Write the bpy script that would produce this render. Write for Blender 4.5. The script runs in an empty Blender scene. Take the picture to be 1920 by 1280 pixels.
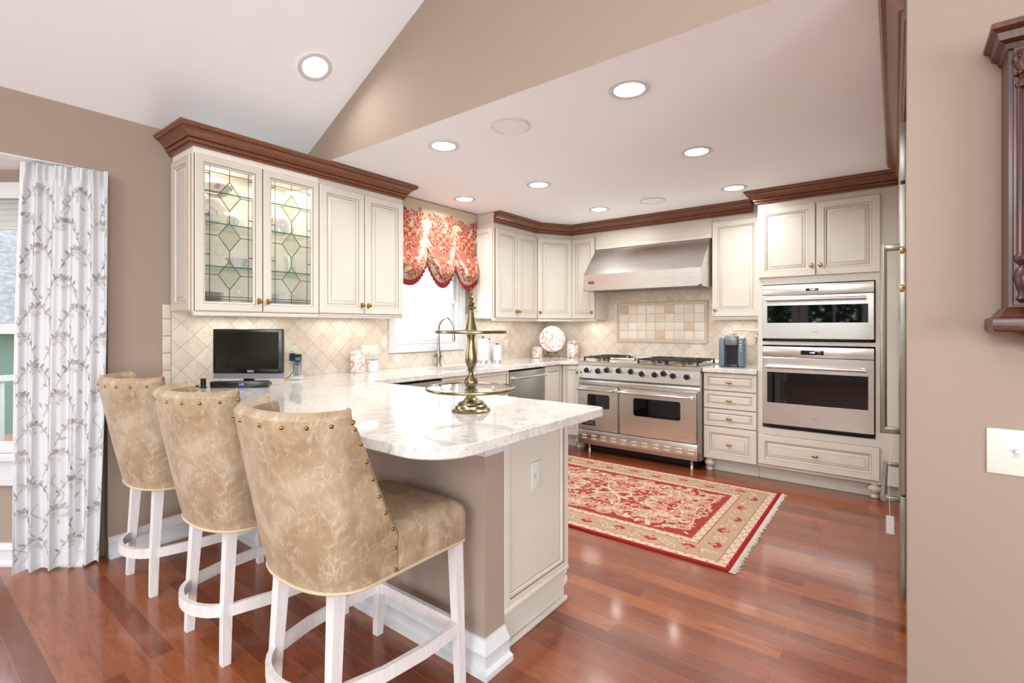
import bpy, bmesh, math, random
from mathutils import Vector, Matrix
PI = math.pi
C = bpy.context.scene.collection
S = bpy.context.scene
# ------------------------------------------------------------------ camera
YAW = math.atan(717/929.0)
cam = bpy.data.cameras.new('camera'); cam.sensor_width = 36; cam.lens = 929/1920*36
cam.shift_y = -28/1920.0; cam.clip_start = 0.02; cam.clip_end = 200
co = bpy.data.objects.new('camera', cam); C.objects.link(co)
co.location = (0, 0, 1.275); co.rotation_euler = (PI/2, 0, YAW); S.camera = co
# ------------------------------------------------------------------ world, exposure, daylight
S.view_settings.view_transform = 'Standard'; S.view_settings.look = 'None'
S.view_settings.gamma = 1; S.view_settings.use_curve_mapping = False
S.view_settings.exposure = 0.76
S.cycles.transparent_max_bounces = 32
W = bpy.data.worlds.new('world'); S.world = W; W.use_nodes = True
bg = W.node_tree.nodes['Background']; bg.inputs[0].default_value = (0.86, 0.93, 1, 1); bg.inputs[1].default_value = 2.7

def area(name, loc, rot, sx, sy, power, col=(1, 1, 1), shape='RECTANGLE'):
    l = bpy.data.lights.new(name, 'AREA'); l.shape = shape; l.size = sx; l.size_y = sy
    l.energy = power; l.color = col
    o = bpy.data.objects.new(name, l); C.objects.link(o); o.location = loc; o.rotation_euler = rot
    return o
# area lamps just outside the window openings; front, transom and side are added fill
area('fill_front', (1.55, -4.75, 1.45), (PI/2, 0, PI*.08), 2.3, 1.9, 40, (0.95, 0.98, 1))   # unseen right-hand rear window, added as fill, shining +y
area('fill_transom', (.4, -4.75, 3.05), (PI/2, 0, 0), 2.6, .8, 75, (0.95, 0.98, 1))        # unseen transom high in the rear gable, added for fill
area('fill_side', (3.3, -1.4, 1.35), (PI/2, 0, PI/2), 3.4, 2.0, 170, (0.95, 0.98, 1))      # unseen side windows, added fill shining -x
area('daylight_bay', (-5.15, -1.6, 1.3), (PI/2, 0, -PI/2), 1.9, 1.4, 60, (0.95, 0.98, 1))      # bay window, shining +x
area('daylight_sink', (-3.75, 3.2, 1.35), (PI/2, 0, -PI/2), 0.7, 0.5, 8, (0.95, 0.98, 1))
P_CAN, P_VAULT, P_UNDER, P_CAB = 5.5, 9.0, .6, .7

# ------------------------------------------------------------------ helpers
def tag(o, label=None, cat=None, group=None, kind=None):
    if label: o['label'] = label
    if cat: o['category'] = cat
    if group: o['group'] = group
    if kind: o['kind'] = kind
    return o
def thing(name, label, cat, loc=(0, 0, 0), rz=0, group=None):
    o = bpy.data.objects.new(name, None); C.objects.link(o); o.empty_display_size = .05
    o.location = loc; o.rotation_euler = (0, 0, rz)
    return tag(o, label, cat, group)
def kids(o): return [c for c in C.objects if c.parent == o]
def copy_tree(o, parent=None):
    c = o.copy(); C.objects.link(c); c.parent = parent
    for ch in kids(o): copy_tree(ch, c)
    return c
class MB:
    def __init__(s): s.v = []; s.f = []; s.m = []; s.T = Matrix.Identity(4)
    def add(s, vs, fs, m=0):
        n = len(s.v); s.v += [tuple(s.T @ Vector(p)) for p in vs]
        for i, f in enumerate(fs):
            s.f.append([n+k for k in f]); s.m.append(m if isinstance(m, int) else m[i])
        return s
    def box(s, x0, x1, y0, y1, z0, z1, m=0, bev=0):
        if x0 > x1: x0, x1 = x1, x0
        if y0 > y1: y0, y1 = y1, y0
        if z0 > z1: z0, z1 = z1, z0
        vs = [(x0,y0,z0),(x1,y0,z0),(x1,y1,z0),(x0,y1,z0),(x0,y0,z1),(x1,y0,z1),(x1,y1,z1),(x0,y1,z1)]
        fs = [(0,3,2,1),(4,5,6,7),(0,1,5,4),(1,2,6,5),(2,3,7,6),(3,0,4,7)]
        if bev <= 0: return s.add(vs, fs, m)
        b = bmesh.new(); bv = [b.verts.new(p) for p in vs]
        for f in fs: b.faces.new([bv[i] for i in f])
        bmesh.ops.bevel(b, geom=b.edges[:], offset=min(bev, (x1-x0)*.49, (y1-y0)*.49, (z1-z0)*.49), segments=2, affect='EDGES', profile=.5)
        b.verts.index_update()
        s.add([v.co[:] for v in b.verts], [[v.index for v in f.verts] for f in b.faces], m); b.free(); return s
    def loft(s, rings, m=0, cap=True, closed=False, wrap=True):
        n = len(rings[0]); vs = [p for r in rings for p in r]; fs = []
        R = len(rings)
        for i in range(R if closed else R-1):
            j = (i+1) % R
            for k in range(n if wrap else n-1):
                l = (k+1) % n; fs.append((i*n+k, i*n+l, j*n+l, j*n+k))
        if cap and not closed: fs += [tuple(range(n))[::-1], tuple((R-1)*n+k for k in range(n))]
        return s.add(vs, fs, m)
    def cyl(s, p0, p1, r0, r1=None, n=16, m=0, cap=True):
        r1 = r0 if r1 is None else r1
        return s.tube([p0, p1], [r0, r1], n, m, cap)
    def tube(s, pts, r, n=10, m=0, cap=True, closed=False):
        P = [Vector(p) for p in pts]; N = len(P); rs = r if isinstance(r, (list, tuple)) else [r]*N
        rings = []; up = None
        for i in range(N):
            if closed: d = P[(i+1) % N]-P[i-1]
            else: d = P[min(i+1, N-1)]-P[max(i-1, 0)]
            d.normalize()
            if up is None:
                a = Vector((0, 0, 1)) if abs(d.z) < .9 else Vector((1, 0, 0))
                up = (a - d*a.dot(d)).normalized()
            else: up = (up - d*up.dot(d)).normalized()
            q = d.cross(up)
            rings.append([tuple(P[i]+(up*math.cos(2*PI*k/n)+q*math.sin(2*PI*k/n))*rs[i]) for k in range(n)])
        return s.loft(rings, m, cap, closed)
    def lathe(s, prof, c=(0, 0, 0), n=24, m=0, cap=True, sx=1, sy=1):
        rings = [[(c[0]+r*sx*math.cos(2*PI*k/n), c[1]+r*sy*math.sin(2*PI*k/n), c[2]+z) for k in range(n)] for r, z in prof]
        return s.loft(rings, m, cap)
    def prism(s, poly, z0, z1, m=0):
        n = len(poly)
        vs = [(x, y, z0) for x, y in poly]+[(x, y, z1) for x, y in poly]
        fs = [tuple(range(n))[::-1], tuple(range(n, 2*n))]+[(k, (k+1) % n, n+(k+1) % n, n+k) for k in range(n)]
        return s.add(vs, fs, m)
    def rings(s, x0, x1, z0, z1, prof, fill=0):
        # nested rectangles in the xz plane; prof = [(inset, y, material of the strip that follows)]
        def rc(i, y): return [(x0+i, y, z0+i), (x1-i, y, z0+i), (x1-i, y, z1-i), (x0+i, y, z1-i)]
        for (a, ya, m), (b, yb, _) in zip(prof, prof[1:]):
            s.add(rc(a, ya)+rc(b, yb), [(k, (k+1) % 4, 4+(k+1) % 4, 4+k) for k in range(4)], m)
        if fill is not None: s.add(rc(prof[-1][0], prof[-1][1]), [(0, 1, 2, 3)], fill)
        return s
    def sweep(s, path, prof, side=1, m=0, closed=False):
        # mitred sweep; path = plan points, prof = [(out, z)] ; out measured to the right of travel * side
        P = [Vector(p[:2]) for p in path]; N = len(P); rings = []
        def nrm(a, b): d = (b-a).normalized(); return Vector((d.y, -d.x))*side
        for i in range(N):
            if closed: n1, n2 = nrm(P[i-1], P[i]), nrm(P[i], P[(i+1) % N])
            elif i == 0: n1 = n2 = nrm(P[0], P[1])
            elif i == N-1: n1 = n2 = nrm(P[-2], P[-1])
            else: n1, n2 = nrm(P[i-1], P[i]), nrm(P[i], P[i+1])
            b = (n1+n2); b = b/ b.dot(n1) if b.length > 1e-6 else n1
            rings.append([(P[i].x+b.x*o, P[i].y+b.y*o, z) for o, z in prof])
        return s.loft(rings, m, True, closed)
    def sheet(s, fn, nu, nv, m=0):
        vs = [fn(i/nu, j/nv) for j in range(nv+1) for i in range(nu+1)]
        fs = [(j*(nu+1)+i, j*(nu+1)+i+1, (j+1)*(nu+1)+i+1, (j+1)*(nu+1)+i) for j in range(nv) for i in range(nu)]
        return s.add(vs, fs, m)
    def ball(s, c, r, n=14, m=0, sz=1):
        return s.lathe([(max(r*math.sin(PI*k/8), 1e-4), -r*sz*math.cos(PI*k/8)) for k in range(9)], c, n, m)
    def build(s, name, mats, parent=None, recalc=True, ang=35, **kw):
        me = bpy.data.meshes.new(name); me.from_pydata(s.v, [], s.f)
        if not isinstance(mats, (list, tuple)): mats = [mats]
        for x in mats: me.materials.append(x)
        me.polygons.foreach_set('material_index', s.m)
        if recalc:
            b = bmesh.new(); b.from_mesh(me); bmesh.ops.recalc_face_normals(b, faces=b.faces[:]); b.to_mesh(me); b.free()
        me.polygons.foreach_set('use_smooth', [True]*len(me.polygons)); me.set_sharp_from_angle(angle=math.radians(ang))
        me.update()
        o = bpy.data.objects.new(name, me); C.objects.link(o); o.parent = parent
        if kw: tag(o, **kw)
        return o
def struct(mb, name, mats, **k): o = mb.build(name, mats, None, **k); o['kind'] = 'structure'; return o
def text(s, size, loc, parent, mat, name='lettering', rot=(PI/2, 0, 0), ext=.0006, bold=False):
    cu = bpy.data.curves.new(name, 'FONT'); cu.body = s; cu.size = size; cu.extrude = ext; cu.align_x = 'CENTER'; cu.align_y = 'CENTER'
    if bold: cu.offset = size*.02
    t = bpy.data.objects.new('tmp', cu); C.objects.link(t)
    bpy.context.view_layer.update()
    me = bpy.data.meshes.new_from_object(t.evaluated_get(bpy.context.evaluated_depsgraph_get()))
    bpy.data.objects.remove(t); bpy.data.curves.remove(cu)
    me.transform(Matrix.Translation(loc) @ Matrix.Rotation(rot[2], 4, 'Z') @ Matrix.Rotation(rot[0], 4, 'X'))
    me.materials.clear(); me.materials.append(mat); me.name = name
    o = bpy.data.objects.new(name, me); C.objects.link(o); o.parent = parent; return o

# ------------------------------------------------------------------ materials
def L(c):
    return tuple(((v/255)/12.92 if v/255 <= .04045 else ((v/255+.055)/1.055)**2.4) for v in c)+(1,)
class G:
    def __init__(s, name):
        s.mat = bpy.data.materials.new(name); s.mat.use_nodes = True; s.t = s.mat.node_tree; s.b = s.t.nodes['Principled BSDF']
        s.out = s.t.nodes['Material Output']
    def n(s, typ, **k):
        x = s.t.nodes.new(typ)
        for a, b in k.items():
            if hasattr(x, a): setattr(x, a, b)
            else: x.inputs[a.replace('_', ' ')].default_value = b
        return x
    def l(s, a, b): s.t.links.new(a, b)
    def coord(s, scale=(1, 1, 1), rot=(0, 0, 0), loc=(0, 0, 0), kind='Object'):
        tc = s.n('ShaderNodeTexCoord'); mp = s.n('ShaderNodeMapping')
        mp.inputs['Scale'].default_value = scale; mp.inputs['Rotation'].default_value = rot; mp.inputs['Location'].default_value = loc
        s.l(tc.outputs[kind], mp.inputs[0]); return mp.outputs[0]
    def noise(s, co, scale, detail=4, rough=.5, dist=0):
        x = s.n('ShaderNodeTexNoise'); x.inputs['Scale'].default_value = scale; x.inputs['Detail'].default_value = detail
        x.inputs['Roughness'].default_value = rough; x.inputs['Distortion'].default_value = dist
        s.l(co, x.inputs['Vector']); return x
    def ramp(s, fac, stops, interp='LINEAR'):
        r = s.n('ShaderNodeValToRGB'); r.color_ramp.interpolation = interp; e = r.color_ramp.elements
        while len(e) < len(stops): e.new(.5)
        for i, (p, c) in enumerate(stops): e[i].position = p; e[i].color = c if len(c) == 4 else tuple(c)+(1,)
        s.l(fac, r.inputs[0]); return r.outputs[0]
    def mix(s, fac, a, b, mode='MIX'):
        x = s.n('ShaderNodeMix'); x.data_type = 'RGBA'; x.blend_type = mode
        for sock, v in ((x.inputs[0], fac), (x.inputs[6], a), (x.inputs[7], b)):
            if hasattr(v, 'links'): s.l(v, sock)
            else: sock.default_value = v
        return x.outputs[2]
    def bump(s, h, st=.2, d=.01):
        x = s.n('ShaderNodeBump'); x.inputs['Strength'].default_value = st; x.inputs['Distance'].default_value = d
        s.l(h, x.inputs['Height']); s.l(x.outputs[0], s.b.inputs['Normal']); return x
    def set(s, **k):
        for a, v in k.items():
            i = s.b.inputs[a.replace('_', ' ')]
            if hasattr(v, 'links'): s.l(v, i)
            else: i.default_value = v
        return s
def plain(name, rgb, rough=.5, metal=0, nz=0, nsc=8, bump=0, **k):
    g = G(name); c = L(rgb)
    if nz:
        n = g.noise(g.coord(), nsc, 5)
        col = g.ramp(n.outputs[0], [(.3, tuple(x*(1-nz) for x in c[:3])), (.7, tuple(min(1, x*(1+nz)) for x in c[:3]))])
        g.set(Base_Color=col)
        if bump: g.bump(n.outputs[0], bump, .002)
    else: g.set(Base_Color=c)
    g.set(Roughness=rough, Metallic=metal); g.set(**k); return g.mat
def painted_wall(name, rgb, bump=.15, sc=140):
    g = G(name); n = g.noise(g.coord(), sc, 3)
    g.set(Base_Color=L(rgb), Roughness=.75, Specular_IOR_Level=.25); g.bump(n.outputs[0], bump, .001); return g.mat
M = {}
M['wall'] = painted_wall('beige_paint', (158, 141, 128))
g = G('textured_ceiling'); co_ = g.coord(); n = g.noise(co_, 9, 6, .6, 3.5)
g.set(Base_Color=L((244, 247, 252)), Roughness=.85, Specular_IOR_Level=.2)
g.bump(g.ramp(n.outputs[0], [(.42, (0, 0, 0)), (.5, (1, 1, 1)), (.58, (0, 0, 0))]), .12, .002); M['ceil'] = g.mat
M['white'] = plain('white_trim_paint', (208, 209, 210), .35)
M['cream'] = plain('cream_cabinet_paint', (206, 200, 190), .38, nz=.02, nsc=6)
M['glaze'] = plain('brown_glaze', (176, 156, 134), .5)
M['gap'] = plain('glaze_and_gap_shade', (120, 100, 82), .6)  # glaze in the grooves; on door edges it paints the shaded gap lines
M['cab_in'] = plain('cabinet_interior', (240, 234, 224), .5)
def wood(name, a, b, sc=(1, 1, 1), rough=.3, coat=.2, rot=(0, 0, 0)):
    g = G(name); c = g.coord(sc, rot)
    n1 = g.noise(c, 6, 8, .6, 1.5); n2 = g.noise(c, 38, 3, .5)
    col = g.ramp(n1.outputs[0], [(.3, L(a)), (.7, L(b))])
    col = g.mix(.25, col, g.ramp(n2.outputs[0], [(.35, L(a)), (.65, L(b))]))
    g.set(Base_Color=col, Roughness=rough, Coat_Weight=coat, Coat_Roughness=.15); return g.mat
M['crown'] = wood('cherry_crown', (98, 56, 38), (132, 82, 60), (3, 3, 14))
M['mahogany'] = wood('mahogany', (30, 12, 8), (92, 40, 20), (6, 6, .8), .35, .15)
# floor
g = G('hardwood_floor'); c = g.coord(kind='Object')
br = g.n('ShaderNodeTexBrick'); br.offset = .37; br.offset_frequency = 2; br.squash = 1
g.l(c, br.inputs['Vector']); br.inputs['Scale'].default_value = 1; br.inputs['Brick Width'].default_value = .95; br.inputs['Row Height'].default_value = .082
br.inputs['Mortar Size'].default_value = .0011; br.inputs['Mortar Smooth'].default_value = .3
br.inputs['Color1'].default_value = (0, 0, 0, 1); br.inputs['Color2'].default_value = (1, 1, 1, 1); br.inputs['Mortar'].default_value = (.5, .5, .5, 1)
c2 = g.coord((1.6, 11, 1))
# shift the grain per plank
ad = g.n('ShaderNodeVectorMath'); ad.operation = 'MULTIPLY_ADD'; ad.inputs[1].default_value = (9, 5, 3); g.l(br.outputs['Color'], ad.inputs[0]); g.l(c2, ad.inputs[2])
gr = g.noise(ad.outputs[0], 2.2, 6, .6, 1.6); gf = g.noise(ad.outputs[0], 16, 4, .6)
base = g.ramp(br.outputs['Color'], [(0, L((112, 50, 25))), (.5, L((138, 70, 36))), (1, L((160, 90, 50)))])
grain = g.ramp(gr.outputs[0], [(.33, (.50, .47, .45)), (.5, (.95, .95, .95)), (.56, (.72, .69, .66)), (.68, (1.0, 1, 1))])
col = g.mix(.8, base, grain, 'MULTIPLY'); col = g.mix(.3, col, g.ramp(gf.outputs[0], [(.35, (.5, .45, .42)), (.6, (1, 1, 1))]), 'MULTIPLY')
col = g.mix(br.outputs['Fac'], col, L((150, 92, 64)))
g.set(Base_Color=col, Roughness=.32, Coat_Weight=.6, Coat_Roughness=.12, Specular_IOR_Level=.5)
wv = g.noise(g.coord((.6, 2.5, 1)), 3, 2)
mth = g.n('ShaderNodeMath'); mth.operation = 'MULTIPLY_ADD'; mth.inputs[1].default_value = -.6
g.l(br.outputs['Fac'], mth.inputs[0]); g.l(wv.outputs[0], mth.inputs[2]); g.bump(mth.outputs[0], .30, .004); M['floor'] = g.mat
# granite
g = G('white_granite'); c = g.coord()
a1 = g.noise(c, 3.0, 8, .65, 2.2); a2 = g.noise(c, 13, 8, .7, 1.4); a3 = g.noise(c, 5.5, 8, .62, 3)
col = g.ramp(a1.outputs[0], [(.3, L((192, 188, 182))), (.5, L((216, 213, 209))), (.7, L((204, 198, 190)))])
col = g.mix(g.ramp(a2.outputs[0], [(.56, (0, 0, 0)), (.68, (.9, .9, .9))]), col, L((168, 162, 156)))
col = g.mix(g.ramp(a3.outputs[0], [(.484, (0, 0, 0)), (.5, (.55, .55, .55)), (.516, (0, 0, 0))]), col, L((132, 124, 118)))
g.set(Base_Color=col, Roughness=.07, Coat_Weight=.2); M['granite'] = g.mat
# diamond travertine
def tile(name, rot, mort=.0022, size=.1016, tones=None, plane='YZ', off=(0, 0, 0)):
    g = G(name); tc = g.n('ShaderNodeTexCoord'); sp = g.n('ShaderNodeSeparateXYZ'); g.l(tc.outputs['Object'], sp.inputs[0])
    cb = g.n('ShaderNodeCombineXYZ'); g.l(sp.outputs['Y' if plane == 'YZ' else 'X'], cb.inputs[0]); g.l(sp.outputs['Z'], cb.inputs[1])
    mp = g.n('ShaderNodeMapping'); mp.inputs['Rotation'].default_value = (0, 0, rot); mp.inputs['Location'].default_value = off; g.l(cb.outputs[0], mp.inputs[0])
    br = g.n('ShaderNodeTexBrick'); br.offset = 0; g.l(mp.outputs[0], br.inputs['Vector']); br.inputs['Scale'].default_value = 1
    br.inputs['Brick Width'].default_value = size; br.inputs['Row Height'].default_value = size; br.inputs['Mortar Size'].default_value = mort
    br.inputs['Mortar Smooth'].default_value = .4; br.inputs['Color1'].default_value = (0, 0, 0, 1); br.inputs['Color2'].default_value = (1, 1, 1, 1)
    t = tones or [(0, L((196, 180, 162))), (.35, L((208, 196, 180))), (.7, L((214, 205, 192))), (1, L((204, 195, 184)))]
    n = g.noise(tc.outputs['Object'], 14, 7, .65, 1.0)
    col = g.mix(.4, g.ramp(br.outputs['Color'], t), g.ramp(n.outputs[0], [(.32, L((184, 164, 144))), (.5, L((212, 200, 184))), (.68, L((220, 213, 202)))]))
    col = g.mix(br.outputs['Fac'], col, L((178, 164, 150)))
    g.set(Base_Color=col, Roughness=.38)
    mt = g.n('ShaderNodeMath'); mt.operation = 'MULTIPLY_ADD'; mt.inputs[1].default_value = -1; g.l(br.outputs['Fac'], mt.inputs[0])
    m2 = g.n('ShaderNodeMath'); m2.operation = 'MULTIPLY'; m2.inputs[1].default_value = .25; g.l(n.outputs[0], m2.inputs[0]); g.l(m2.outputs[0], mt.inputs[2])
    g.bump(mt.outputs[0], .5, .002); return g.mat
M['tileL'] = tile('diamond_tile_left', PI/4, plane='YZ'); M['tileB'] = tile('diamond_tile_back', PI/4, plane='XZ')
M['stone'] = plain('travertine_edge', (206, 192, 174), .5, nz=.08, nsc=20)
TT = [plain('square_tile_%d' % i, c, .4, nz=.05, nsc=30) for i, c in enumerate([(220, 208, 192), (214, 204, 190), (224, 216, 204), (210, 203, 194), (200, 178, 154), (188, 172, 150)])]
M['grout'] = plain('grout', (200, 184, 166), .8)
# metals and misc
def steel(name, rgb, rough, sc=(2, 2, 900), aniso=.5):
    g = G(name); n = g.noise(g.coord(sc), 3, 2, .5)
    r = g.ramp(n.outputs[0], [(.3, (rough*.93,)*3), (.7, (rough*1.07,)*3)])
    w = g.noise(g.coord((1, 1, 1)), 2.2, 1)
    g.set(Base_Color=L(rgb), Metallic=1.0, Roughness=r, Anisotropic=aniso); g.bump(w.outputs[0], .10, .02); return g.mat
M['steel'] = steel('brushed_steel', (222, 219, 214), .28)
M['steeld'] = steel('satin_steel', (176, 172, 166), .35)
M['chrome'] = plain('polished_steel', (225, 225, 225), .1, 1)
M['brass'] = plain('antique_brass', (176, 142, 92), .28, 1, nz=.15, nsc=12)
M['obrass'] = plain('aged_brass', (132, 120, 92), .27, 1, nz=.2, nsc=9)
M['nail'] = plain('brass_nail', (150, 116, 56), .3, 1)
M['nickel'] = plain('brushed_nickel', (150, 145, 136), .3, 1)
M['iron'] = plain('black_iron', (38, 36, 34), .45, .3)
M['louver'] = plain('louver_metal', (214, 211, 205), .4, .6)
M['black'] = plain('black_plastic', (18, 18, 19), .25)
M['rubber'] = plain('black_knob', (20, 24, 30), .3)
M['dark'] = plain('dark_shadow_gap', (14, 12, 11), .7)
M['blackglass'] = plain('black_oven_glass', (6, 7, 7), .03, Specular_IOR_Level=.7)
M['screen'] = plain('tv_screen', (30, 26, 18), .12)
M['silver'] = plain('silver_plastic', (120, 122, 128), .3, .3)
M['grey'] = plain('grey_plastic', (96, 112, 126), .3)
M['ltgrey'] = plain('light_grey_plastic', (190, 190, 190), .3)
M['porcelain'] = plain('white_porcelain', (214, 213, 210), .15)
M['plate'] = plain('switch_plate', (206, 208, 196), .35)
M['display'] = plain('clock_display', (8, 8, 10), .1)
M['bronze'] = plain('bronze_wire', (96, 62, 38), .4, .8)
def glass(name, col=(1, 1, 1), tint=.0, ior=1.45, minr=.04):
    g = G(name); g.t.nodes.remove(g.b)
    tr = g.n('ShaderNodeBsdfTransparent'); tr.inputs[0].default_value = tuple(col)+(1,)
    gl = g.n('ShaderNodeBsdfGlossy'); gl.inputs['Roughness'].default_value = .02
    lw = g.n('ShaderNodeLayerWeight'); lw.inputs[0].default_value = .5
    p5 = g.n('ShaderNodeMath'); p5.operation = 'POWER'; p5.inputs[1].default_value = 5; g.l(lw.outputs['Facing'], p5.inputs[0])
    fr = g.n('ShaderNodeMath'); fr.operation = 'MULTIPLY_ADD'; fr.inputs[1].default_value = .9; fr.inputs[2].default_value = minr; g.l(p5.outputs[0], fr.inputs[0])
    mx = g.n('ShaderNodeMixShader'); g.l(fr.outputs[0], mx.inputs[0]); g.l(tr.outputs[0], mx.inputs[1]); g.l(gl.outputs[0], mx.inputs[2])
    g.l(mx.outputs[0], g.out.inputs[0]); return g.mat
M['glass'] = glass('clear_glass', (.98, .99, .985)); M['shelfglass'] = glass('green_edge_glass', (.985, .995, .99), ior=1.5)
M['greenedge'] = plain('glass_edge', (50, 120, 96), .1)
M['diamondglass'] = glass('bevelled_green_glass', (.93, .96, .92), ior=1.5)
def emit(name, rgb, st):
    g = G(name); g.set(Base_Color=L(rgb), Emission_Color=L(rgb), Emission_Strength=st); return g.mat
M['lamp'] = emit('lamp_lens', (255, 246, 232), 9); M['puck'] = emit('puck_lens', (255, 238, 205), 5)
M['lcd'] = emit('lit_digits', (215, 230, 255), 1.2); M['lcdb'] = emit('blue_digits', (110, 110, 255), 1.2)
# leather
g = G('crackled_leather'); c = g.coord()
n1 = g.noise(c, 7, 5, .6, .6); n2 = g.noise(c, 26, 4, .6)
col = g.ramp(n1.outputs[0], [(.34, L((140, 116, 88))), (.5, L((158, 136, 108))), (.66, L((174, 156, 132)))])
wav = g.n('ShaderNodeVectorMath'); wav.operation = 'MULTIPLY_ADD'; wav.inputs[1].default_value = (.12, .12, .12); g.l(g.noise(c, 7, 3).outputs['Color'], wav.inputs[0]); g.l(c, wav.inputs[2])
def crack(sc, wd, rot):
    mp = g.n('ShaderNodeMapping'); mp.inputs['Rotation'].default_value = rot; mp.inputs['Scale'].default_value = (1, 1, .55); g.l(wav.outputs[0], mp.inputs[0])
    vo = g.n('ShaderNodeTexVoronoi'); vo.feature = 'DISTANCE_TO_EDGE'; vo.inputs['Scale'].default_value = sc; g.l(mp.outputs[0], vo.inputs['Vector'])
    return g.ramp(vo.outputs['Distance'], [(0, (1, 1, 1)), (wd, (0, 0, 0))])
msk = g.mix(1.0, crack(15, .05, (.5, .2, .9)), crack(27, .06, (0, .9, .3)), 'LIGHTEN')
msk = g.mix(1.0, msk, g.ramp(n2.outputs[0], [(.42, (.0, .0, .0)), (.68, (.55, .55, .55))]), 'MULTIPLY')
col = g.mix(msk, col, L((205, 192, 172)))
g.set(Base_Color=col, Roughness=.45); g.bump(n2.outputs[0], .15, .002); M['leather'] = g.mat
M['piping'] = plain('leather_piping', (186, 168, 140), .5)
g = G('whitewashed_wood'); n = g.noise(g.coord((14, 14, 1.2)), 5, 5, .6, .5)
g.set(Base_Color=g.ramp(n.outputs[0], [(.3, L((206, 199, 196))), (.7, L((220, 215, 213)))]), Roughness=.45); M['whitewood'] = g.mat
# printed china
def china(name, base, ink, th=.53, sc=16):
    g = G(name); n = g.noise(g.coord(), sc, 4, .6, 2.2)
    g.set(Base_Color=g.mix(g.ramp(n.outputs[0], [(th-.02, (0, 0, 0)), (th+.03, (.8, .8, .8))]), L(base), L(ink)), Roughness=.18, Coat_Weight=.3); return g.mat
M['china'] = china('red_toile_china', (218, 208, 204), (176, 96, 92)); M['rosechina'] = china('rose_china', (226, 222, 220), (186, 110, 118), .58, 13)
# fabrics
def fabric(name, rgb, nz=.06, sc=300, sheen=.2):
    g = G(name); n = g.noise(g.coord(), sc, 3); c = L(rgb)
    g.set(Base_Color=g.ramp(n.outputs[0], [(.3, tuple(x*(1-nz) for x in c[:3])), (.7, tuple(min(1, x*(1+nz)) for x in c[:3]))]), Roughness=.9, Specular_IOR_Level=.15)
    g.bump(n.outputs[0], .25, .001); return g.mat
M['linen'] = fabric('white_linen', (214, 215, 217)); M['vine'] = fabric('taupe_embroidery', (150, 145, 143)); M['bud'] = fabric('tan_embroidery', (200, 194, 188)); M['leaf2'] = fabric('grey_embroidery', (176, 172, 170))
M['toile'] = fabric('cream_toile', (192, 176, 154)); M['tred'] = fabric('toile_red', (146, 56, 46)); M['tred2'] = fabric('toile_rose', (166, 94, 76)); M['tpink'] = fabric('toile_pink', (180, 128, 104)); M['ruffle'] = fabric('red_ruffle', (142, 44, 50), .12, 90)
M['r_red'] = fabric('rug_red', (144, 52, 48), .22, 110); M['r_dred'] = fabric('rug_deep_red', (138, 24, 30), .2, 110); M['r_tan'] = fabric('rug_tan', (166, 140, 116), .14, 110)
M['r_cream'] = fabric('rug_cream', (188, 170, 148), .12, 110); M['r_rose'] = fabric('rug_rose', (186, 116, 98), .14, 110); M['r_dark'] = fabric('rug_brown', (120, 78, 56), .15, 110); M['r_fringe'] = fabric('rug_fringe', (190, 182, 168), .1, 200)
g = G('shade_cloth'); tl = g.n('ShaderNodeBsdfTranslucent'); tl.inputs[0].default_value = (.9, .9, .87, 1); mx = g.n('ShaderNodeMixShader'); mx.inputs[0].default_value = .55
g.set(Base_Color=L((238, 238, 232)), Roughness=.9); g.l(g.b.outputs[0], mx.inputs[1]); g.l(tl.outputs[0], mx.inputs[2]); g.l(mx.outputs[0], g.out.inputs[0]); M['shade'] = g.mat
# outdoors
M['siding'] = plain('green_siding', (118, 142, 130), .8, nz=.05); M['shingle'] = plain('grey_shingles', (120, 120, 122), .9, nz=.3, nsc=14); M['deck'] = plain('deck_boards', (128, 92, 66), .8, nz=.1)
M['grass'] = plain('lawn', (92, 122, 62), .95, nz=.3, nsc=20); M['bark'] = plain('bark', (84, 68, 54), .9, nz=.2); M['foliage'] = plain('foliage', (62, 98, 44), .8, nz=.5, nsc=4)
M['brick'] = plain('pale_siding', (240, 240, 238), .8, nz=.04)

# ------------------------------------------------------------------ constants
XW, YB, CZ, YH = -3.43, 5.13, 2.40, 1.905
CTR = .914
# ------------------------------------------------------------------ setting
m = MB(); m.box(-5.2, 3.2, -4.7, 5.3, -.1, 0); struct(m, 'floor', M['floor'])
m = MB(); m.box(XW-.15, .85, YH+.001, YB+.15, CZ, CZ+.12); struct(m, 'ceiling', M['ceil'])
# vault: rises from the left wall plate, 6/12 pitch, to a ridge and down
def vz(x): return 2.44+.5*(x-XW)
m = MB(); xr = .9
for (xa, xb) in ((XW-.15, xr), (xr, 3.25)):
    za = vz(xa) if xa < xr else vz(xr); zb = vz(xr) if xb == xr else vz(xr)-.5*(3.25-xr)
    m.add([(xa, -4.7, za), (xb, -4.7, zb), (xb, YH+.05, zb), (xa, YH+.05, za), (xa, -4.7, za+.1), (xb, -4.7, zb+.1), (xb, YH+.05, zb+.1), (xa, YH+.05, za+.1)],
          [(0, 1, 2, 3), (4, 7, 6, 5), (0, 4, 5, 1), (1, 5, 6, 2), (2, 6, 7, 3), (3, 7, 4, 0)])
struct(m, 'ceiling', M['ceil'])
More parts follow.
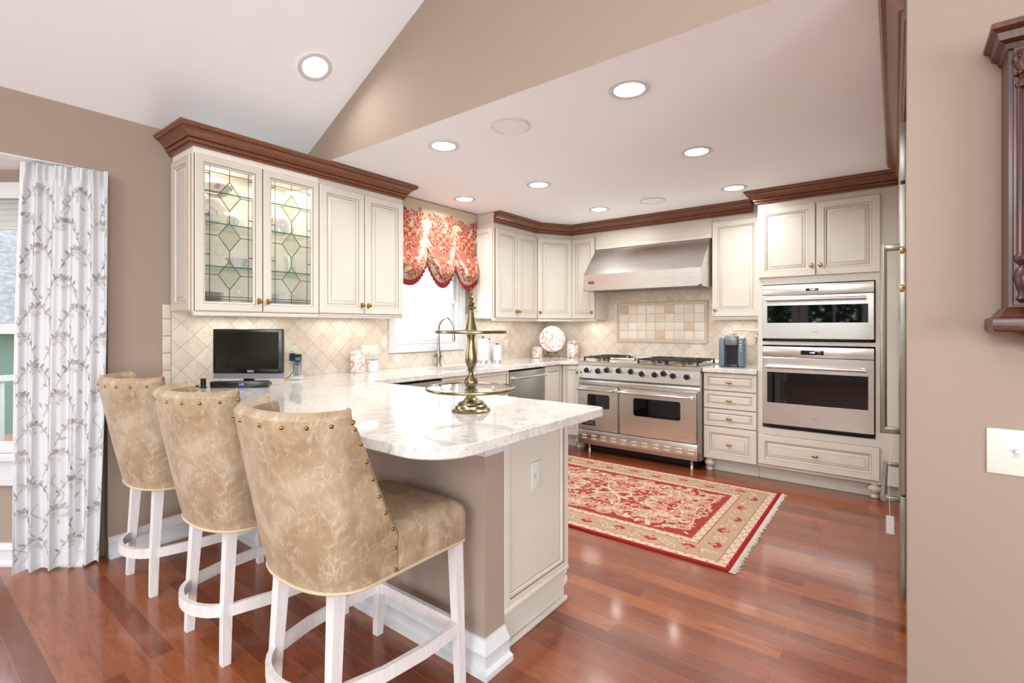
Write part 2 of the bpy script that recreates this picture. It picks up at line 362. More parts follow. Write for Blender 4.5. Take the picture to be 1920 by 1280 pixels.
# gable wall above the kitchen opening, and the partition on the right
m = MB(); prof = [(XW, CZ+.0005), (3.2, CZ+.0005), (3.2, 3.4), (xr, vz(xr)+.02), (XW, vz(XW)+.02)]
m.add([(x, YH, z) for x, z in prof]+[(x, YH+.0008, z) for x, z in prof], [(0, 1, 2, 3, 4), (9, 8, 7, 6, 5)]+[(k, (k+1) % 5, 5+(k+1) % 5, 5+k) for k in range(5)])
struct(m, 'wall_header', M['wall'])
m = MB(); m.box(.03, 3.2, YH, YH+.12, 0, CZ, 0, .004); struct(m, 'wall_partition', M['wall'])
def wall_open(mb, a0, a1, b0, b1, z1, holes, horiz):
    # a wall box with rectangular holes; horiz True = runs along x
    hs = sorted(holes); cur = a0
    def bx(p, q, zl, zh):
        if q-p > 1e-4 and zh-zl > 1e-4:
            (mb.box(p, q, b0, b1, zl, zh) if horiz else mb.box(b0, b1, p, q, zl, zh))
    for (h0, h1, zl, zh) in hs:
        bx(cur, h0, 0, z1); bx(h0, h1, 0, zl); bx(h0, h1, zh, z1); cur = h1
    bx(cur, a1, 0, z1)
WY0, WY1, WZ0, WZ1 = 2.775, 3.57, 1.12, 2.15
m = MB(); wall_open(m, -4.7, YB+.12, XW-.12, XW, 2.5, [(-2.7, .80, 0, 2.12), (WY0, WY1, WZ0, WZ1)], False); struct(m, 'wall_left', M['wall'])
m = MB(); m.box(XW, .85, YB, YB+.12, 0, CZ+.02); struct(m, 'wall_back', M['wall'])
m = MB(); m.box(.72, .84, YH+.12, YB, 0, CZ+.02); struct(m, 'wall_right', M['wall'])
m = MB(); wall_open(m, XW, 3.2, -4.7, -4.58, 2.6, [(-3.1, -1.9, .5, 2.3), (-1.7, -.5, .5, 2.3), (.3, 2.8, .5, 2.4)], True); m.box(XW, -1.0, -4.7, -4.58, 2.6, 4.7); m.box(1.8, 3.2, -4.7, -4.58, 2.6, 4.7); m.box(-1.0, 1.8, -4.7, -4.58, 3.5, 4.7); struct(m, 'wall_front', M['wall'])  # right rear opening and gable transom added to let the fill lamps in
m = MB(); wall_open(m, -4.7, YH, 3.08, 3.2, 3.6, [(-3, -1.6, .5, 2.3), (-1.4, .1, .5, 2.3)], False); struct(m, 'wall_side', M['wall'])
# bay
B0 = Vector((XW, .715)); BD = Vector((-.792, -.611)); BN = Vector((.611, -.792))
def bay_box(mb, s0, s1, n0, n1, z0, z1, mi=0):
    P = [B0+BD*s+BN*n for s, n in ((s0, n0), (s1, n0), (s1, n1), (s0, n1))]
    mb.prism([tuple(p) for p in P], z0, z1, mi)
m = MB(); bs0, bs1 = .33, 1.30
bay_box(m, 0, bs0, -.12, 0, 0, 2.14); bay_box(m, bs1, 1.90, -.12, 0, 0, 2.14); bay_box(m, bs0, bs1, -.12, 0, 0, .585); bay_box(m, bs0, bs1, -.12, 0, 1.96, 2.14)
struct(m, 'wall_bay', M['wall'])
m = MB(); wall_open(m, -2.75, -.40, -5.02, -4.9, 2.14, [(-2.4, -.7, .585, 1.96)], False); m.box(-4.9, XW-.12, -2.8, -2.7, 0, 2.14); struct(m, 'wall_bay', M['wall'])
m = MB(); m.prism([(XW-.001, -2.69), (XW-.001, .799), (-3.5, .799), (-5.02, -.38), (-5.02, -2.69)], 2.117, 2.2); struct(m, 'ceiling', M['ceil'])
# window_2 : the angled bay window
m = MB(); cw = .085
for (a, b, zl, zh) in ((bs0-cw, bs0, .50, 2.045), (bs1, bs1+cw, .50, 2.045), (bs0-cw, bs1+cw, 1.96, 2.045)): bay_box(m, a, b, 0, .018, zl, zh)
bay_box(m, bs0-cw-.02, bs1+cw+.02, 0, .05, .565, .592); bay_box(m, bs0-cw, bs1+cw, 0, .02, .44, .565); bay_box(m, bs0-cw-.01, bs1+cw+.01, 0, .03, .43, .46)
for (a, b, zl, zh) in ((bs0, bs0+.04, .585, 1.96), (bs1-.04, bs1, .585, 1.96), (bs0, bs1, .585, .64), (bs0, bs1, 1.91, 1.96), (bs0, bs1, 1.235, 1.29)): bay_box(m, a, b, -.08, -.04, zl, zh)
w2 = struct(m, 'window_2', M['white'])
m = MB(); bay_box(m, bs0+.04, bs1-.04, -.062, -.058, .64, 1.91); m.build('pane', M['glass'], w2)
m = MB()
for k in range(10): bay_box(m, bs0+.01, bs1-.01, -.035, -.015+.006*(k % 2), 1.80+.016*k, 1.816+.016*k)
m.build('shade', M['shade'], w2)
m = MB()
for (a, b, zl, zh) in ((-2.4, -2.32, .585, 1.96), (-.78, -.7, .585, 1.96), (-2.4, -.7, .585, .65), (-2.4, -.7, 1.9, 1.96), (-1.58, -1.52, .585, 1.96)): m.box(-4.98, -4.88, a, b, zl, zh)
struct(m, 'window_3', M['white'])
for i, (a, b) in enumerate([(-3.1, -1.9), (-1.7, -.5), (.3, 2.8)]):
    m = MB(); 
    for (p, q, zl, zh) in ((a, a+.07, .5, 2.3), (b-.07, b, .5, 2.3), (a, b, .5, .58), (a, b, 2.22, 2.3), ((a+b)/2-.02, (a+b)/2+.02, .5, 2.3), (a-.09, b+.09, 2.3, 2.39), (a-.09, b+.09, .41, .5), (a-.09, a, .41, 2.39), (b, b+.09, .41, 2.39)): m.box(p, q, -4.62, -4.55, zl, zh)
    struct(m, 'window_%d' % (4+i), M['white'])
for i, (a, b) in enumerate([(-3, -1.6), (-1.4, .1)]):
    m = MB()
    for (p, q, zl, zh) in ((a, a+.07, .5, 2.3), (b-.07, b, .5, 2.3), (a, b, .5, .58), (a, b, 2.22, 2.3), ((a+b)/2-.02, (a+b)/2+.02, .5, 2.3)): m.box(3.06, 3.14, p, q, zl, zh)
    struct(m, 'window_%d' % (7+i), M['white'])
# baseboards
BB = [(0, 0), (.034, 0), (.034, .012), (.022, .02), (.018, .03), (.018, .08), (.022, .084), (.014, .1), (.008, .112), (0, .115)]
m = MB(); m.sweep([(XW, .80), (XW, 1.385)], BB, 1); struct(m, 'baseboard_left', M['white'])
m = MB(); m.sweep([tuple(B0+BD*1.9), tuple(B0)], BB, 1); struct(m, 'baseboard_bay', M['white'])
# peninsula stub wall
m = MB(); m.box(XW, -1.20, 1.39, 1.505, 0, .868); struct(m, 'wall_peninsula', M['wall'])
m = MB(); m.sweep([(XW+.001, 1.39), (-1.20, 1.39), (-1.20, 1.505)], [(0, 0), (.045, 0), (.045, .02), (.028, .028), (.026, .07), (.03, .078), (.016, .1), (.008, .118), (0, .12)], 1); struct(m, 'baseboard_peninsula', M['white'])
m = MB(); m.sweep([(XW+.001, 1.39), (-1.20, 1.39), (-1.20, 1.512)], [(0, .795), (.008, .795), (.014, .81), (.016, .83), (.034, .84), (.04, .858), (.048, .868), (0, .868)], 1); struct(m, 'trim_1', M['white'])
m = MB(); m.box(-2.28, -1.46, 1.36, 1.3885, .118, .134, 0, .002); m.build('cable_raceway', M['black'], label='black strip running along the top of the white peninsula baseboard', cat='strip')

# ------------------------------------------------------------------ backsplash
m = MB(); m.box(XW, XW+.012, 1.10, WY0-.07, CTR, 1.40); m.box(XW, XW+.012, WY0-.07, WY1+.07, CTR, WZ0-.08); m.box(XW, XW+.012, WY1+.07, YB, CTR, 1.40)
struct(m, 'wall_backsplash_left', M['tileL'])
m = MB()
for k in range(5): m.box(XW, XW+.014, 1.055, 1.098, CTR+k*.1016+.001, min(CTR+(k+1)*.1016-.001, 1.405), 0, .003)
struct(m, 'trim_2', M['stone'])
m = MB(); m.box(XW+.012, -.90, YB-.012, YB, CTR-.02, 1.70); struct(m, 'wall_backsplash_back', M['tileB'])
# ------------------------------------------------------------------ left window (window_1)
m = MB(); c_ = .075
for (a, b, zl, zh) in ((WY0-c_, WY0, WZ0-c_, WZ1+c_), (WY1, WY1+c_, WZ0-c_, WZ1+c_), (WY0, WY1, WZ0-c_, WZ0), (WY0, WY1, WZ1, WZ1+c_)): m.box(XW+.0121, XW+.028, a, b, zl, zh, 0, .004)
m.box(XW-.10, XW+.0121, WY0, WY0+.012, WZ0, WZ1); m.box(XW-.10, XW+.0121, WY1-.012, WY1, WZ0, WZ1); m.box(XW-.1, XW+.03, WY0, WY1, WZ0, WZ0+.014); m.box(XW-.1, XW+.012, WY0, WY1, WZ1-.012, WZ1)
w1 = struct(m, 'window_1', M['white'])
m = MB()
for (a, b, zl, zh) in ((WY0+.012, WY0+.05, WZ0+.014, WZ1-.012), (WY1-.05, WY1-.012, WZ0+.014, WZ1-.012), (WY0+.05, WY1-.05, WZ0+.014, WZ0+.06), (WY0+.05, WY1-.05, WZ1-.06, WZ1-.012)): m.box(XW-.09, XW-.05, a, b, zl, zh, 0, .003)
m.build('sash', M['white'], w1)
m = MB(); m.box(XW-.072, XW-.068, WY0+.05, WY1-.05, WZ0+.06, WZ1-.06); m.build('pane', M['glass'], w1)
m = MB(); n_ = 32
for k in range(n_):
    z = 1.53+k*.0185; m.add([(XW-.045, WY0+.014, z), (XW-.02, WY0+.014, z+.00925), (XW-.045, WY0+.014, z+.0185), (XW-.045, WY1-.014, z), (XW-.02, WY1-.014, z+.00925), (XW-.045, WY1-.014, z+.0185)], [(0, 3, 4, 1), (1, 4, 5, 2)])
m.box(XW-.046, XW-.015, WY0+.014, WY1-.014, 1.505, 1.53, 0, .003); m.build('cellular_shade', M['shade'], w1)

# ------------------------------------------------------------------ cabinetry
DOOR = [(0, 0, 1), (0, -.016, 0), (.004, -.020, 0), (.050, -.020, 1), (.0525, -.0165, 0), (.060, -.014, 0), (.064, -.0095, 1), (.067, -.0095, 0), (.090, -.0165, 1), (.0915, -.018, 0)]
def scaled(prof, w, h):
    k = min(1, .36*min(w, h)/.0915); return [(a*k, y, mm) for a, y, mm in prof]
def knob(parent, x, z, y=-.02, plate=True, name='knob', lab='antique brass knob'):
    m = MB()
    if plate: 
        m.T = Matrix.Translation((x, y, z)) @ Matrix.Rotation(PI/2, 4, 'X'); m.lathe([(.011, 0), (.011, .003), (.009, .004)], n=14, sy=1.9)
    m.T = Matrix.Translation((x, y, z)) @ Matrix.Rotation(PI/2, 4, 'X')
    m.lathe([(.007, 0), (.005, .008), (.006, .014), (.013, .019), (.0155, .025), (.012, .031), (.004, .033)], n=16)
    m.T = Matrix.Identity(4)
    return m.build(name, M['brass'], parent, label=lab)
def pull(parent, x, z, y=-.02):
    m = MB(); m.T = Matrix.Translation((x, y, z)) @ Matrix.Rotation(PI/2, 4, 'X')
    m.lathe([(.006, 0), (.005, .012), (.009, .016), (.011, .021), (.008, .026), (.003, .028)], n=14, sx=2.3)
    return m.build('knob', M['brass'], parent, label='small brass oval knob')
def front(root, name, x0, x1, z0, z1, kx=None, kz=None, drawer=False, g=.0025):
    m = MB(); m.rings(x0+g, x1-g, z0+g, z1-g, scaled(DOOR, x1-x0, z1-z0), 0)
    m.box(x0+g+.001, x1-g-.001, -.004, -.0005, z0+g+.001, z1-g-.001, 1)
    o = m.build(name, [M['cream'], M['gap']], root)
    if kx is not None:
        for q in (kx if isinstance(kx, (list, tuple)) else [kx]): (pull if drawer else knob)(o, q, kz)
    return o
def glaze_fix():
    pass
def cab(name, label, loc, rz, w, d, z0, z1, fronts, rail=False, cat='cabinet', toe=None, group=None):
    r = thing(name, label, cat, loc, rz, group)
    m = MB(); m.box(0, w, 0, d, z0, z1); 
    if toe: m.box(.0, w, toe, d, 0, z0)
    m.build('body', M['cream'], r)
    if rail: m = MB(); m.box(-.0, w, -.012, .03, z0-.024, z0, 0, .004); m.box(0, w, -.02, .0, z0-.006, z0+.002, 0, .002); m.build('light_rail', M['cream'], r)
    for f in fronts: front(r, *f)
    return r
XF = -3.11       # face of left uppers' boxes; doors stand 2 cm proud
# --- glass door cabinet
gl_y0, gl_y1 = 1.106, 1.864; w = gl_y1-gl_y0; dp = XF-(XW+.013)
gc = thing('glass_door_cabinet', 'cream wall cabinet with two leaded glass doors, lit inside and full of china', 'cabinet', (XF, gl_y0, 0), PI/2)
m = MB(); m.box(0, .02, 0, dp, 1.36, 2.30); m.box(w-.02, w, 0, dp, 1.36, 2.30); m.box(.02, w-.02, dp-.012, dp, 1.36, 2.30); m.box(.02, w-.02, 0, dp-.012, 1.36, 1.385); m.box(.02, w-.02, 0, dp-.012, 2.235, 2.30)
m.box(w/2-.018, w/2+.018, 0, .02, 1.385, 2.235); m.build('body', M['cab_in'], gc)
m = MB(); m.box(-.0, w, -.012, .03, 1.336, 1.36, 0, .004); m.build('light_rail', M['cream'], gc)
m = MB(); m.T = Matrix.Rotation(-PI/2, 4, 'Z'); m.T = Matrix(((0, 1, 0, 0), (1, 0, 0, 0), (0, 0, 1, 0), (0, 0, 0, 1)))
m.rings(.02, dp-.01, 1.365, 2.25, [(0, 0, 1), (0, -.010, 0), (.004, -.014, 0), (.045, -.014, 1), (.048, -.011, 0), (.055, -.009, 0), (.058, -.004, 1), (.061, -.004, 0), (.08, -.010, 1), (.082, -.012, 0)], 0)
m.T = Matrix.Identity(4); m.build('end_panel', [M['cream'], M['glaze']], gc)
SH = [1.624, 1.876, 2.057]
for z in SH:
    m = MB(); m.box(.022, w-.022, .025, dp-.014, z, z+.007, 0); m.box(.022, w-.022, .0238, .0248, z, z+.007, 1); m.build('glass_shelf', [M['shelfglass'], M['greenedge']], gc)
def glass_door(x0, x1, kx):
    g_ = .0025; a, b, c0, c1 = x0+g_, x1-g_, 1.365, 2.25
    m = MB(); m.rings(a, b, c0, c1, [(0, 0, 1), (0, -.016, 0), (.004, -.020, 0), (.042, -.020, 1), (.0445, -.016, 0), (.053, -.012, 0), (.055, -.002, 1), (.0555, 0, 0)], None)
    m.rings(a+.001, b-.001, c0+.001, c1-.001, [(0, 0, 1), (.054, 0, 1)], None)
    d = m.build('glass_door', [M['cream'], M['gap']], gc, label='leaded glass door in a cream frame')
    i = .0555; X0, X1, Z0, Z1 = a+i, b-i, c0+i, c1-i
    m = MB(); m.box(X0, X1, -.0078, -.0042, Z0, Z1); m.build('glass', M['glass'], d)
    m = MB(); r_ = .0024; y = -.006; cx = (X0+X1)/2; e = .035
    def ln(p, q): m.tube([(p[0], y, p[1]), (q[0], y, q[1])], r_, 6)
    ln((X0+.024, Z0), (X0+.024, Z1)); ln((X1-.024, Z0), (X1-.024, Z1)); ln((X0, Z0+.028), (X1, Z0+.028)); ln((X0, Z1-.03), (X1, Z1-.03)); ln((X0, Z0+.012), (X1, Z0+.012))
    hw = .062; H = Z1-Z0; cen = [Z0+.155, Z0+H*.5-.005, Z1-.155]
    dg = MB()
    for q in cen:
        hh = .085; pts = [(cx, q-hh), (cx+hw, q), (cx, q+hh), (cx-hw, q)]
        for k in range(4): ln(pts[k], pts[(k+1) % 4])
        ln((cx+hw, q), (X1, q)); ln((cx-hw, q), (X0, q))
        dg.add([(p[0], -.0095, p[1]) for p in pts]+[(p[0], -.0085, p[1]) for p in pts], [(0, 1, 2, 3), (7, 6, 5, 4), (0, 4, 5, 1), (1, 5, 6, 2), (2, 6, 7, 3), (3, 7, 4, 0)])
        for sx in (1, -1):
            for k in (-1, 1):
                zz = q+k*.125*.5 if False else q+.5*(cen[1]-cen[0])
                if zz < Z1-.04: ln((X0, zz) if sx < 0 else (X1-.024, zz), (X0+.024, zz) if sx < 0 else (X1, zz))
    ln((cx, cen[0]+.085), (cx, cen[1]-.085)); ln((cx, cen[1]+.085), (cx, cen[2]-.085)); ln((cx, cen[2]+.085), (cx, Z1)); ln((cx, Z0), (cx, cen[0]-.085))
    for q in cen:
        for p in ((cx, q-.085), (cx, q+.085), (cx+hw, q), (cx-hw, q)): m.ball((p[0], y, p[1]), .0038, 8)
    m.build('leading', M['obrass'], d, label='grey-brown leading in diamonds')
    dg.build('bevelled_diamonds', M['diamondglass'], d)
    knob(d, kx, 1.43)
glass_door(.0, w/2, w/2-.028); glass_door(w/2, w, w/2+.028)
# --- solid upper beside it
w2_ = 2.594-1.864
cab('wall_cabinet', 'cream wall cabinet with two plain raised-panel doors, right of the leaded glass one', (XF, 1.864, 0), PI/2, w2_, dp, 1.36, 2.30,
    [('door', 0, w2_/2, 1.365, 2.25, w2_/2-.028, 1.43), ('door', w2_/2, w2_, 1.365, 2.25, w2_/2+.028, 1.43)], rail=True)
# --- upper beyond the window, with decorated end
w3 = 4.462-3.735
c3 = cab('wall_cabinet', 'cream wall cabinet with two narrow doors between the window valance and the corner', (XF, 3.735, 0), PI/2, w3, dp, 1.355, 2.30,
    [('door', 0.012, w3/2, 1.36, 2.25, w3/2-.022, 1.43), ('door', w3/2, w3, 1.36, 2.25, w3/2+.022, 1.43)], rail=True)
m = MB(); m.T = Matrix(((0, 1, 0, 0), (1, 0, 0, 0), (0, 0, 1, 0), (0, 0, 0, 1)))
m.rings(.01, dp-.01, 1.36, 2.25, [(0, 0, 1), (0, -.010, 0), (.004, -.014, 0), (.045, -.014, 1), (.048, -.011, 0), (.055, -.009, 0), (.058, -.004, 1), (.061, -.004, 0), (.08, -.010, 1), (.082, -.012, 0)], 0)
m.T = Matrix.Identity(4); m.build('end_panel', [M['cream'], M['glaze']], c3)
# --- diagonal corner upper
pA, pB = Vector((XF, 4.462)), Vector((-2.875, 4.83)); dv = pB-pA; ang = math.atan2(dv.y, dv.x); wd = dv.length
cc = thing('corner_wall_cabinet', 'cream single-door cabinet set diagonally across the corner', 'cabinet', (pA.x, pA.y, 0), ang)
m = MB(); inv = Matrix.Rotation(-ang, 3, 'Z')
poly = [Vector((*pA, 0)), Vector((*pB, 0)), Vector((pB.x, YB-.013, 0)), Vector((XW+.013, YB-.013, 0)), Vector((XW+.013, pA.y, 0))]
m.prism([tuple((inv @ (p-Vector((*pA, 0))))[:2]) for p in poly], 1.355, 2.30); m.build('body', M['cream'], cc)
front(cc, 'door', .01, wd-.01, 1.36, 2.25, .035, 1.43)
m = MB(); m.box(.0, wd, -.012, .02, 1.331, 1.355, 0, .004); m.build('light_rail', M['cream'], cc)
# --- back wall uppers (face y=4.83, doors proud to 4.81)
YF = 4.83; db = YB-.013-YF
cab('wall_cabinet', 'cream single-door wall cabinet between the corner and the range hood', (-2.875, YF, 0), 0, .303, db, 1.355, 2.30, [('door', .005, .298, 1.36, 2.25, .265, 1.43)], rail=True)
cab('wall_cabinet', 'cream single-door wall cabinet right of the range hood', (-1.355, YF, 0), 0, .444, db, 1.36, 2.30, [('door', .004, .42, 1.365, 2.25, .035, 1.43)], rail=True)
m = MB(); m.box(-2.5715, -1.3555, YF-.0045, YB-.014, 2.105, 2.3005); m.box(-2.5715, -1.3555, YF-.017, YF-.0045, 2.105, 2.14, 0, .003); m.build('hood_valance', M['cream'], label='plain cream panel filling the gap above the range hood', cat='panel')
# friezes above the doors
m = MB(); m.box(XF-.002-.30, XF+.004, 1.10, 2.596, 2.301, 2.392); m.build('frieze_board', M['cream'], label='flat cream board on top of the cabinets left of the window, under the wood crown', cat='board')
m = MB(); m.prism([(XW+.013, 3.733), (XF+.004, 3.733), (XF+.004, 4.4602), (-2.8735, YF-.004), (-.915, YF-.004), (-.915, YB-.013), (XW+.013, YB-.013)], 2.301, 2.396); m.build('frieze_board', M['cream'], label='flat cream board above the corner and range wall cabinets', cat='board')
CR = [(0, -.125), (.010, -.125), (.014, -.118), (.014, -.110), (.010, -.106), (.020, -.104), (.026, -.094), (.026, -.084), (.020, -.079), (.034, -.077), (.038, -.066), (.046, -.052), (.058, -.040), (.066, -.034), (.066, -.027), (.080, -.026), (.083, -.016), (.088, -.011), (.088, 0), (0, 0)]
def crown(path, ztop, label, side=1):
    m = MB(); m.sweep(path, [(o, ztop+z*.84) for o, z in CR], side); m.build('crown_molding', M['crown'], ang=16, label=label, cat='crown molding')
crown([(XW+.002, 1.098), (XF+.005, 1.098), (XF+.005, 2.598), (-3.2, 2.598)], 2.393, 'reddish-brown wood crown over the cabinets with the leaded glass doors')
crown([(XF+.005, 3.731), (XF+.005, 4.460), (-2.874, YF-.005), (-1.001, YF-.005)], 2.3985, 'reddish-brown wood crown turning the corner above sink and range cabinets')
# --- base run, left wall (doors at x=-2.81)
XB = -2.83; bd = XB-(XW+.001)
cab('sink_base_cabinet', 'cream base cabinet below the sink', (XB, 2.745, 0), PI/2, .85, bd, .12, .66, [('door', 0, .425, .13, .655, .39, .6), ('door', .425, .85, .13, .655, .46, .6)], toe=.07)
m = MB(); m.rings(.0, .85, .66, .87, [(0, .02, 1), (0, -.016, 0), (.004, -.020, 0), (.03, -.02, 1), (.034, -.012, 0)], 0); m.build('false_drawer', [M['cream'], M['gap']], bpy.data.objects['sink_base_cabinet'])
for i, (ya, yb, lab) in enumerate([(2.09, 2.742, 'stainless appliance under the counter between peninsula and sink'), (3.598, 4.182, 'stainless dishwasher right of the sink')]):
    dwr = thing('dishwasher', lab, 'dishwasher', (XB, ya, 0), PI/2)
    ww = yb-ya; m = MB(); m.box(.003, ww-.003, 0, bd-.02, .12, .865); m.box(.02, ww-.02, .07, bd-.02, .0, .12); m.build('body', M['dark'], dwr)
    m = MB(); m.box(.004, ww-.004, -.028, 0, .13, .855, 0, .004); dd_ = m.build('door', M['steeld'], dwr)
    m = MB(); m.cyl((.03, -.075, .80), (ww-.03, -.075, .80), .014); m.box(.035, .06, -.075, -.028, .79, .81, 0, .003); m.box(ww-.06, ww-.035, -.075, -.028, .79, .81, 0, .003); m.build('handle', M['chrome'], dd_, label='round bar handle')
cb = thing('corner_base_cabinet', 'cream corner base cabinet with two doors meeting at a right angle, left of the range', 'cabinet', (XB, 4.185, 0), PI/2)
m = MB(); m.prism([(0, 0), (.355, 0), (.355, -.235), (.93, -.235), (.93, bd), (0, bd)], .12, .873)
m.prism([(0, .07), (.425, .07), (.425, -.225), (.93, -.225), (.93, bd), (0, bd)], 0, .12); m.build('body', M['cream'], cb)
front(cb, 'door', .004, .332, .13, .868)
m = MB(); m.T = Matrix(((0, -1, 0, .355), (-1, 0, 0, 0), (0, 0, 1, 0), (0, 0, 0, 1)))   # door on the range-wall face
m.T = Matrix(((0, 1, 0, .355), (-1, 0, 0, 0), (0, 0, 1, 0), (0, 0, 0, 1)))
m.rings(.022, .232, .1325, .8655, scaled(DOOR, .21, .7), 0); m.T = Matrix.Identity(4); do = m.build('door', [M['cream'], M['gap']], cb)
m = MB(); m.T = Matrix(((0, 1, 0, .355), (-1, 0, 0, 0), (0, 0, 1, 0), (0, 0, 0, 1))) @ Matrix.Translation((.212, -.02, .80)) @ Matrix.Rotation(PI/2, 4, 'X')
m.lathe([(.007, 0), (.005, .008), (.013, .018), (.0155, .024), (.012, .031), (.004, .033)], n=16); m.T = Matrix.Identity(4); m.build('knob', M['brass'], do)
FOOT = [(.022, 0), (.026, .004), (.026, .02), (.020, .028), (.024, .04), (.040, .055), (.046, .072), (.042, .086), (.028, .094), (.026, .1), (.040, .106), (.042, .12)]
def foot(parent, x, y): m = MB(); m.lathe(FOOT, (x, y, 0), 20); m.build('foot', M['cream'], parent, label='turned bun foot')
foot(cb, .40, -.19)
# --- drawer base right of the range
db_ = thing('drawer_base_cabinet', 'cream four-drawer base cabinet between range and wall ovens', 'cabinet', (-1.345, 4.54, 0), 0)
m = MB(); m.box(0, .438, 0, YB-4.541, .112, .873); m.box(.0, .438, .075, YB-4.541, 0, .112); m.box(0, .438, .060, .075, 0, .02, 0, .004); m.build('body', M['cream'], db_)
for a, b in ((.716, .870), (.560, .714), (.404, .558), (.116, .402)): front(db_, 'drawer', .002, .436, a, b, .219, (a+b)/2, True)
foot(db_, .045, .035)
# --- oven tower
ot = thing('oven_tower_cabinet', 'tall cream cabinet around the two wall ovens, doors above and one drawer below', 'cabinet', (-.905, 4.54, 0), 0)
m = MB(); D_ = YB-4.541; Wt = .93
m.box(0, .035, 0, D_, .112, 2.30); m.box(.795, Wt, 0, D_, .112, 2.30); m.box(.035, .795, D_-.01, D_, .112, 2.30)
for a, b in ((.112, .44), (1.125, 1.155), (1.62, 2.30)): m.box(.035, .795, 0, D_-.01, a, b)
m.box(0, Wt, .075, D_, 0, .112); m.box(0, Wt, .060, .075, 0, .02, 0, .004); m.build('body', M['cream'], ot)
for a, b, kx in ((.006, .417, .39), (.42, .826, .448)): front(ot, 'door', a, b, 1.675, 2.25, kx, 1.755)
front(ot, 'drawer', .004, .822, .135, .385, .413, .262, True)
foot(ot, .790, .035)
m = MB(); m.box(-.909, .0245, 4.536, YB-.013, 2.301, 2.396); m.build('frieze_board', M['cream'], label='flat cream board above the wall oven cabinet doors', cat='board')
crown([(-.911, 4.80), (-.911, 4.535), (.023, 4.535)], 2.3985, 'reddish-brown wood crown above the wall oven cabinet', 1)

def bar_handle(parent, x0, x1, y, z, face, mat, r=.012):
    m = MB(); m.cyl((x0, y, z), (x1, y, z), r, n=18)
    for x in (x0+.02, x1-.02): m.box(x-.012, x+.012, y, face, z-.012, z+.012, 0, .004)
    m.build('handle', mat, parent, label='horizontal bar handle')
def wall_oven(name, label, z0, z1, zsplit, g0, g1, disp, word):
    r = thing(name, label, 'oven', (-.864, 4.538, 0), 0); w = .746
    m = MB(); m.box(.01, w-.01, 0.003, .45, z0+.01, z1-.01); m.build('body', M['dark'], r)
    m = MB(); m.box(0, w, -.022, 0.001, zsplit+.004, z1, 0, .003); cp = m.build('control_panel', M['steel'], r)
    m = MB(); m.box(disp[0], disp[1], -.0235, -.0215, disp[2], disp[3], 0, .0005); ds = m.build('display', M['display'], cp)
    text('12:00' if z0 > 1 else '12:00', .016, ((disp[0]+disp[1])/2, -.0242, (disp[2]+disp[3])/2), ds, M['lcd'], 'digits')
    m = MB(); m.rings(0, w, z0, zsplit, [(0, 0, 0), (0, -.028, 0), (.003, -.031, 0)], None)
    i = .035
    # frame strips round the glass
    m.box(.003, i, -.031, -.006, z0+.003, zsplit-.003); m.box(w-i, w-.003, -.031, -.006, z0+.003, zsplit-.003)
    m.box(i, w-i, -.031, -.006, z0+.003, g0); m.box(i, w-i, -.031, -.006, g1, zsplit-.003); m.box(i, w-i, -.006, -.001, z0+.01, zsplit-.01)
    d = m.build('door', M['steel'], r)
    m = MB(); m.box(i, w-i, -.0285, -.008, g0, g1); m.build('glass', M['blackglass'], d, label='black reflective glass')
    bar_handle(d, .035, w-.045, -.078, g1+.045, -.031, M['steel'], .0125)
    text(word, .017, (w/2, -.0315, z0+(g0-z0)*.42), d, M['steeld'], 'lettering', bold=True)
    m = MB(); m.box(.02, w-.02, -.02, .0, z0-.016, z0-.003, 0, .002); m.build('vent_strip', M['dark'], r)
wall_oven('speed_oven', 'shorter stainless wall oven on top, green reflections in its glass', 1.178, 1.611, 1.524, 1.305, 1.445, (.31, .395, 1.556, 1.576), 'WOLF')
wall_oven('wall_oven', 'larger stainless wall oven below the short one', .478, 1.113, 1.025, .655, .905, (.275, .43, 1.052, 1.086), 'WOLF')

# --- peninsula cabinet
pc = thing('peninsula_cabinet', 'cream panelled end of the peninsula cabinet', 'cabinet', (-1.225, 1.507, 0), PI/2)
m = MB(); m.box(0, .478, 0, XB+3.43+.0-.6+1.59, .16, .873); m.box(0, .478, .02, 1.59, 0, .16); m.build('body', M['cream'], pc)
m = MB(); m.rings(.0, .478, .16, .873, [(0, .01, 1), (0, -.020, 0), (.004, -.025, 0), (.036, -.025, 1), (.039, -.02, 0), (.048, -.017, 0), (.052, -.012, 1), (.055, -.012, 0)], 0); m.build('end_panel', [M['cream'], M['gap']], pc)
m = MB(); m.box(.0, .478, .0, .02, .0, .165); m.box(.0, .485, -.018, .0, 0, .022, 0, .006); m.box(.0, .478, -.03, .0, .152, .172, 0, .006); m.build('toe_board', M['cream'], pc)
m = MB(); m.lathe(FOOT, (.50, .045, 0), 20); m.build('foot', M['cream'], pc, label='turned bun foot')
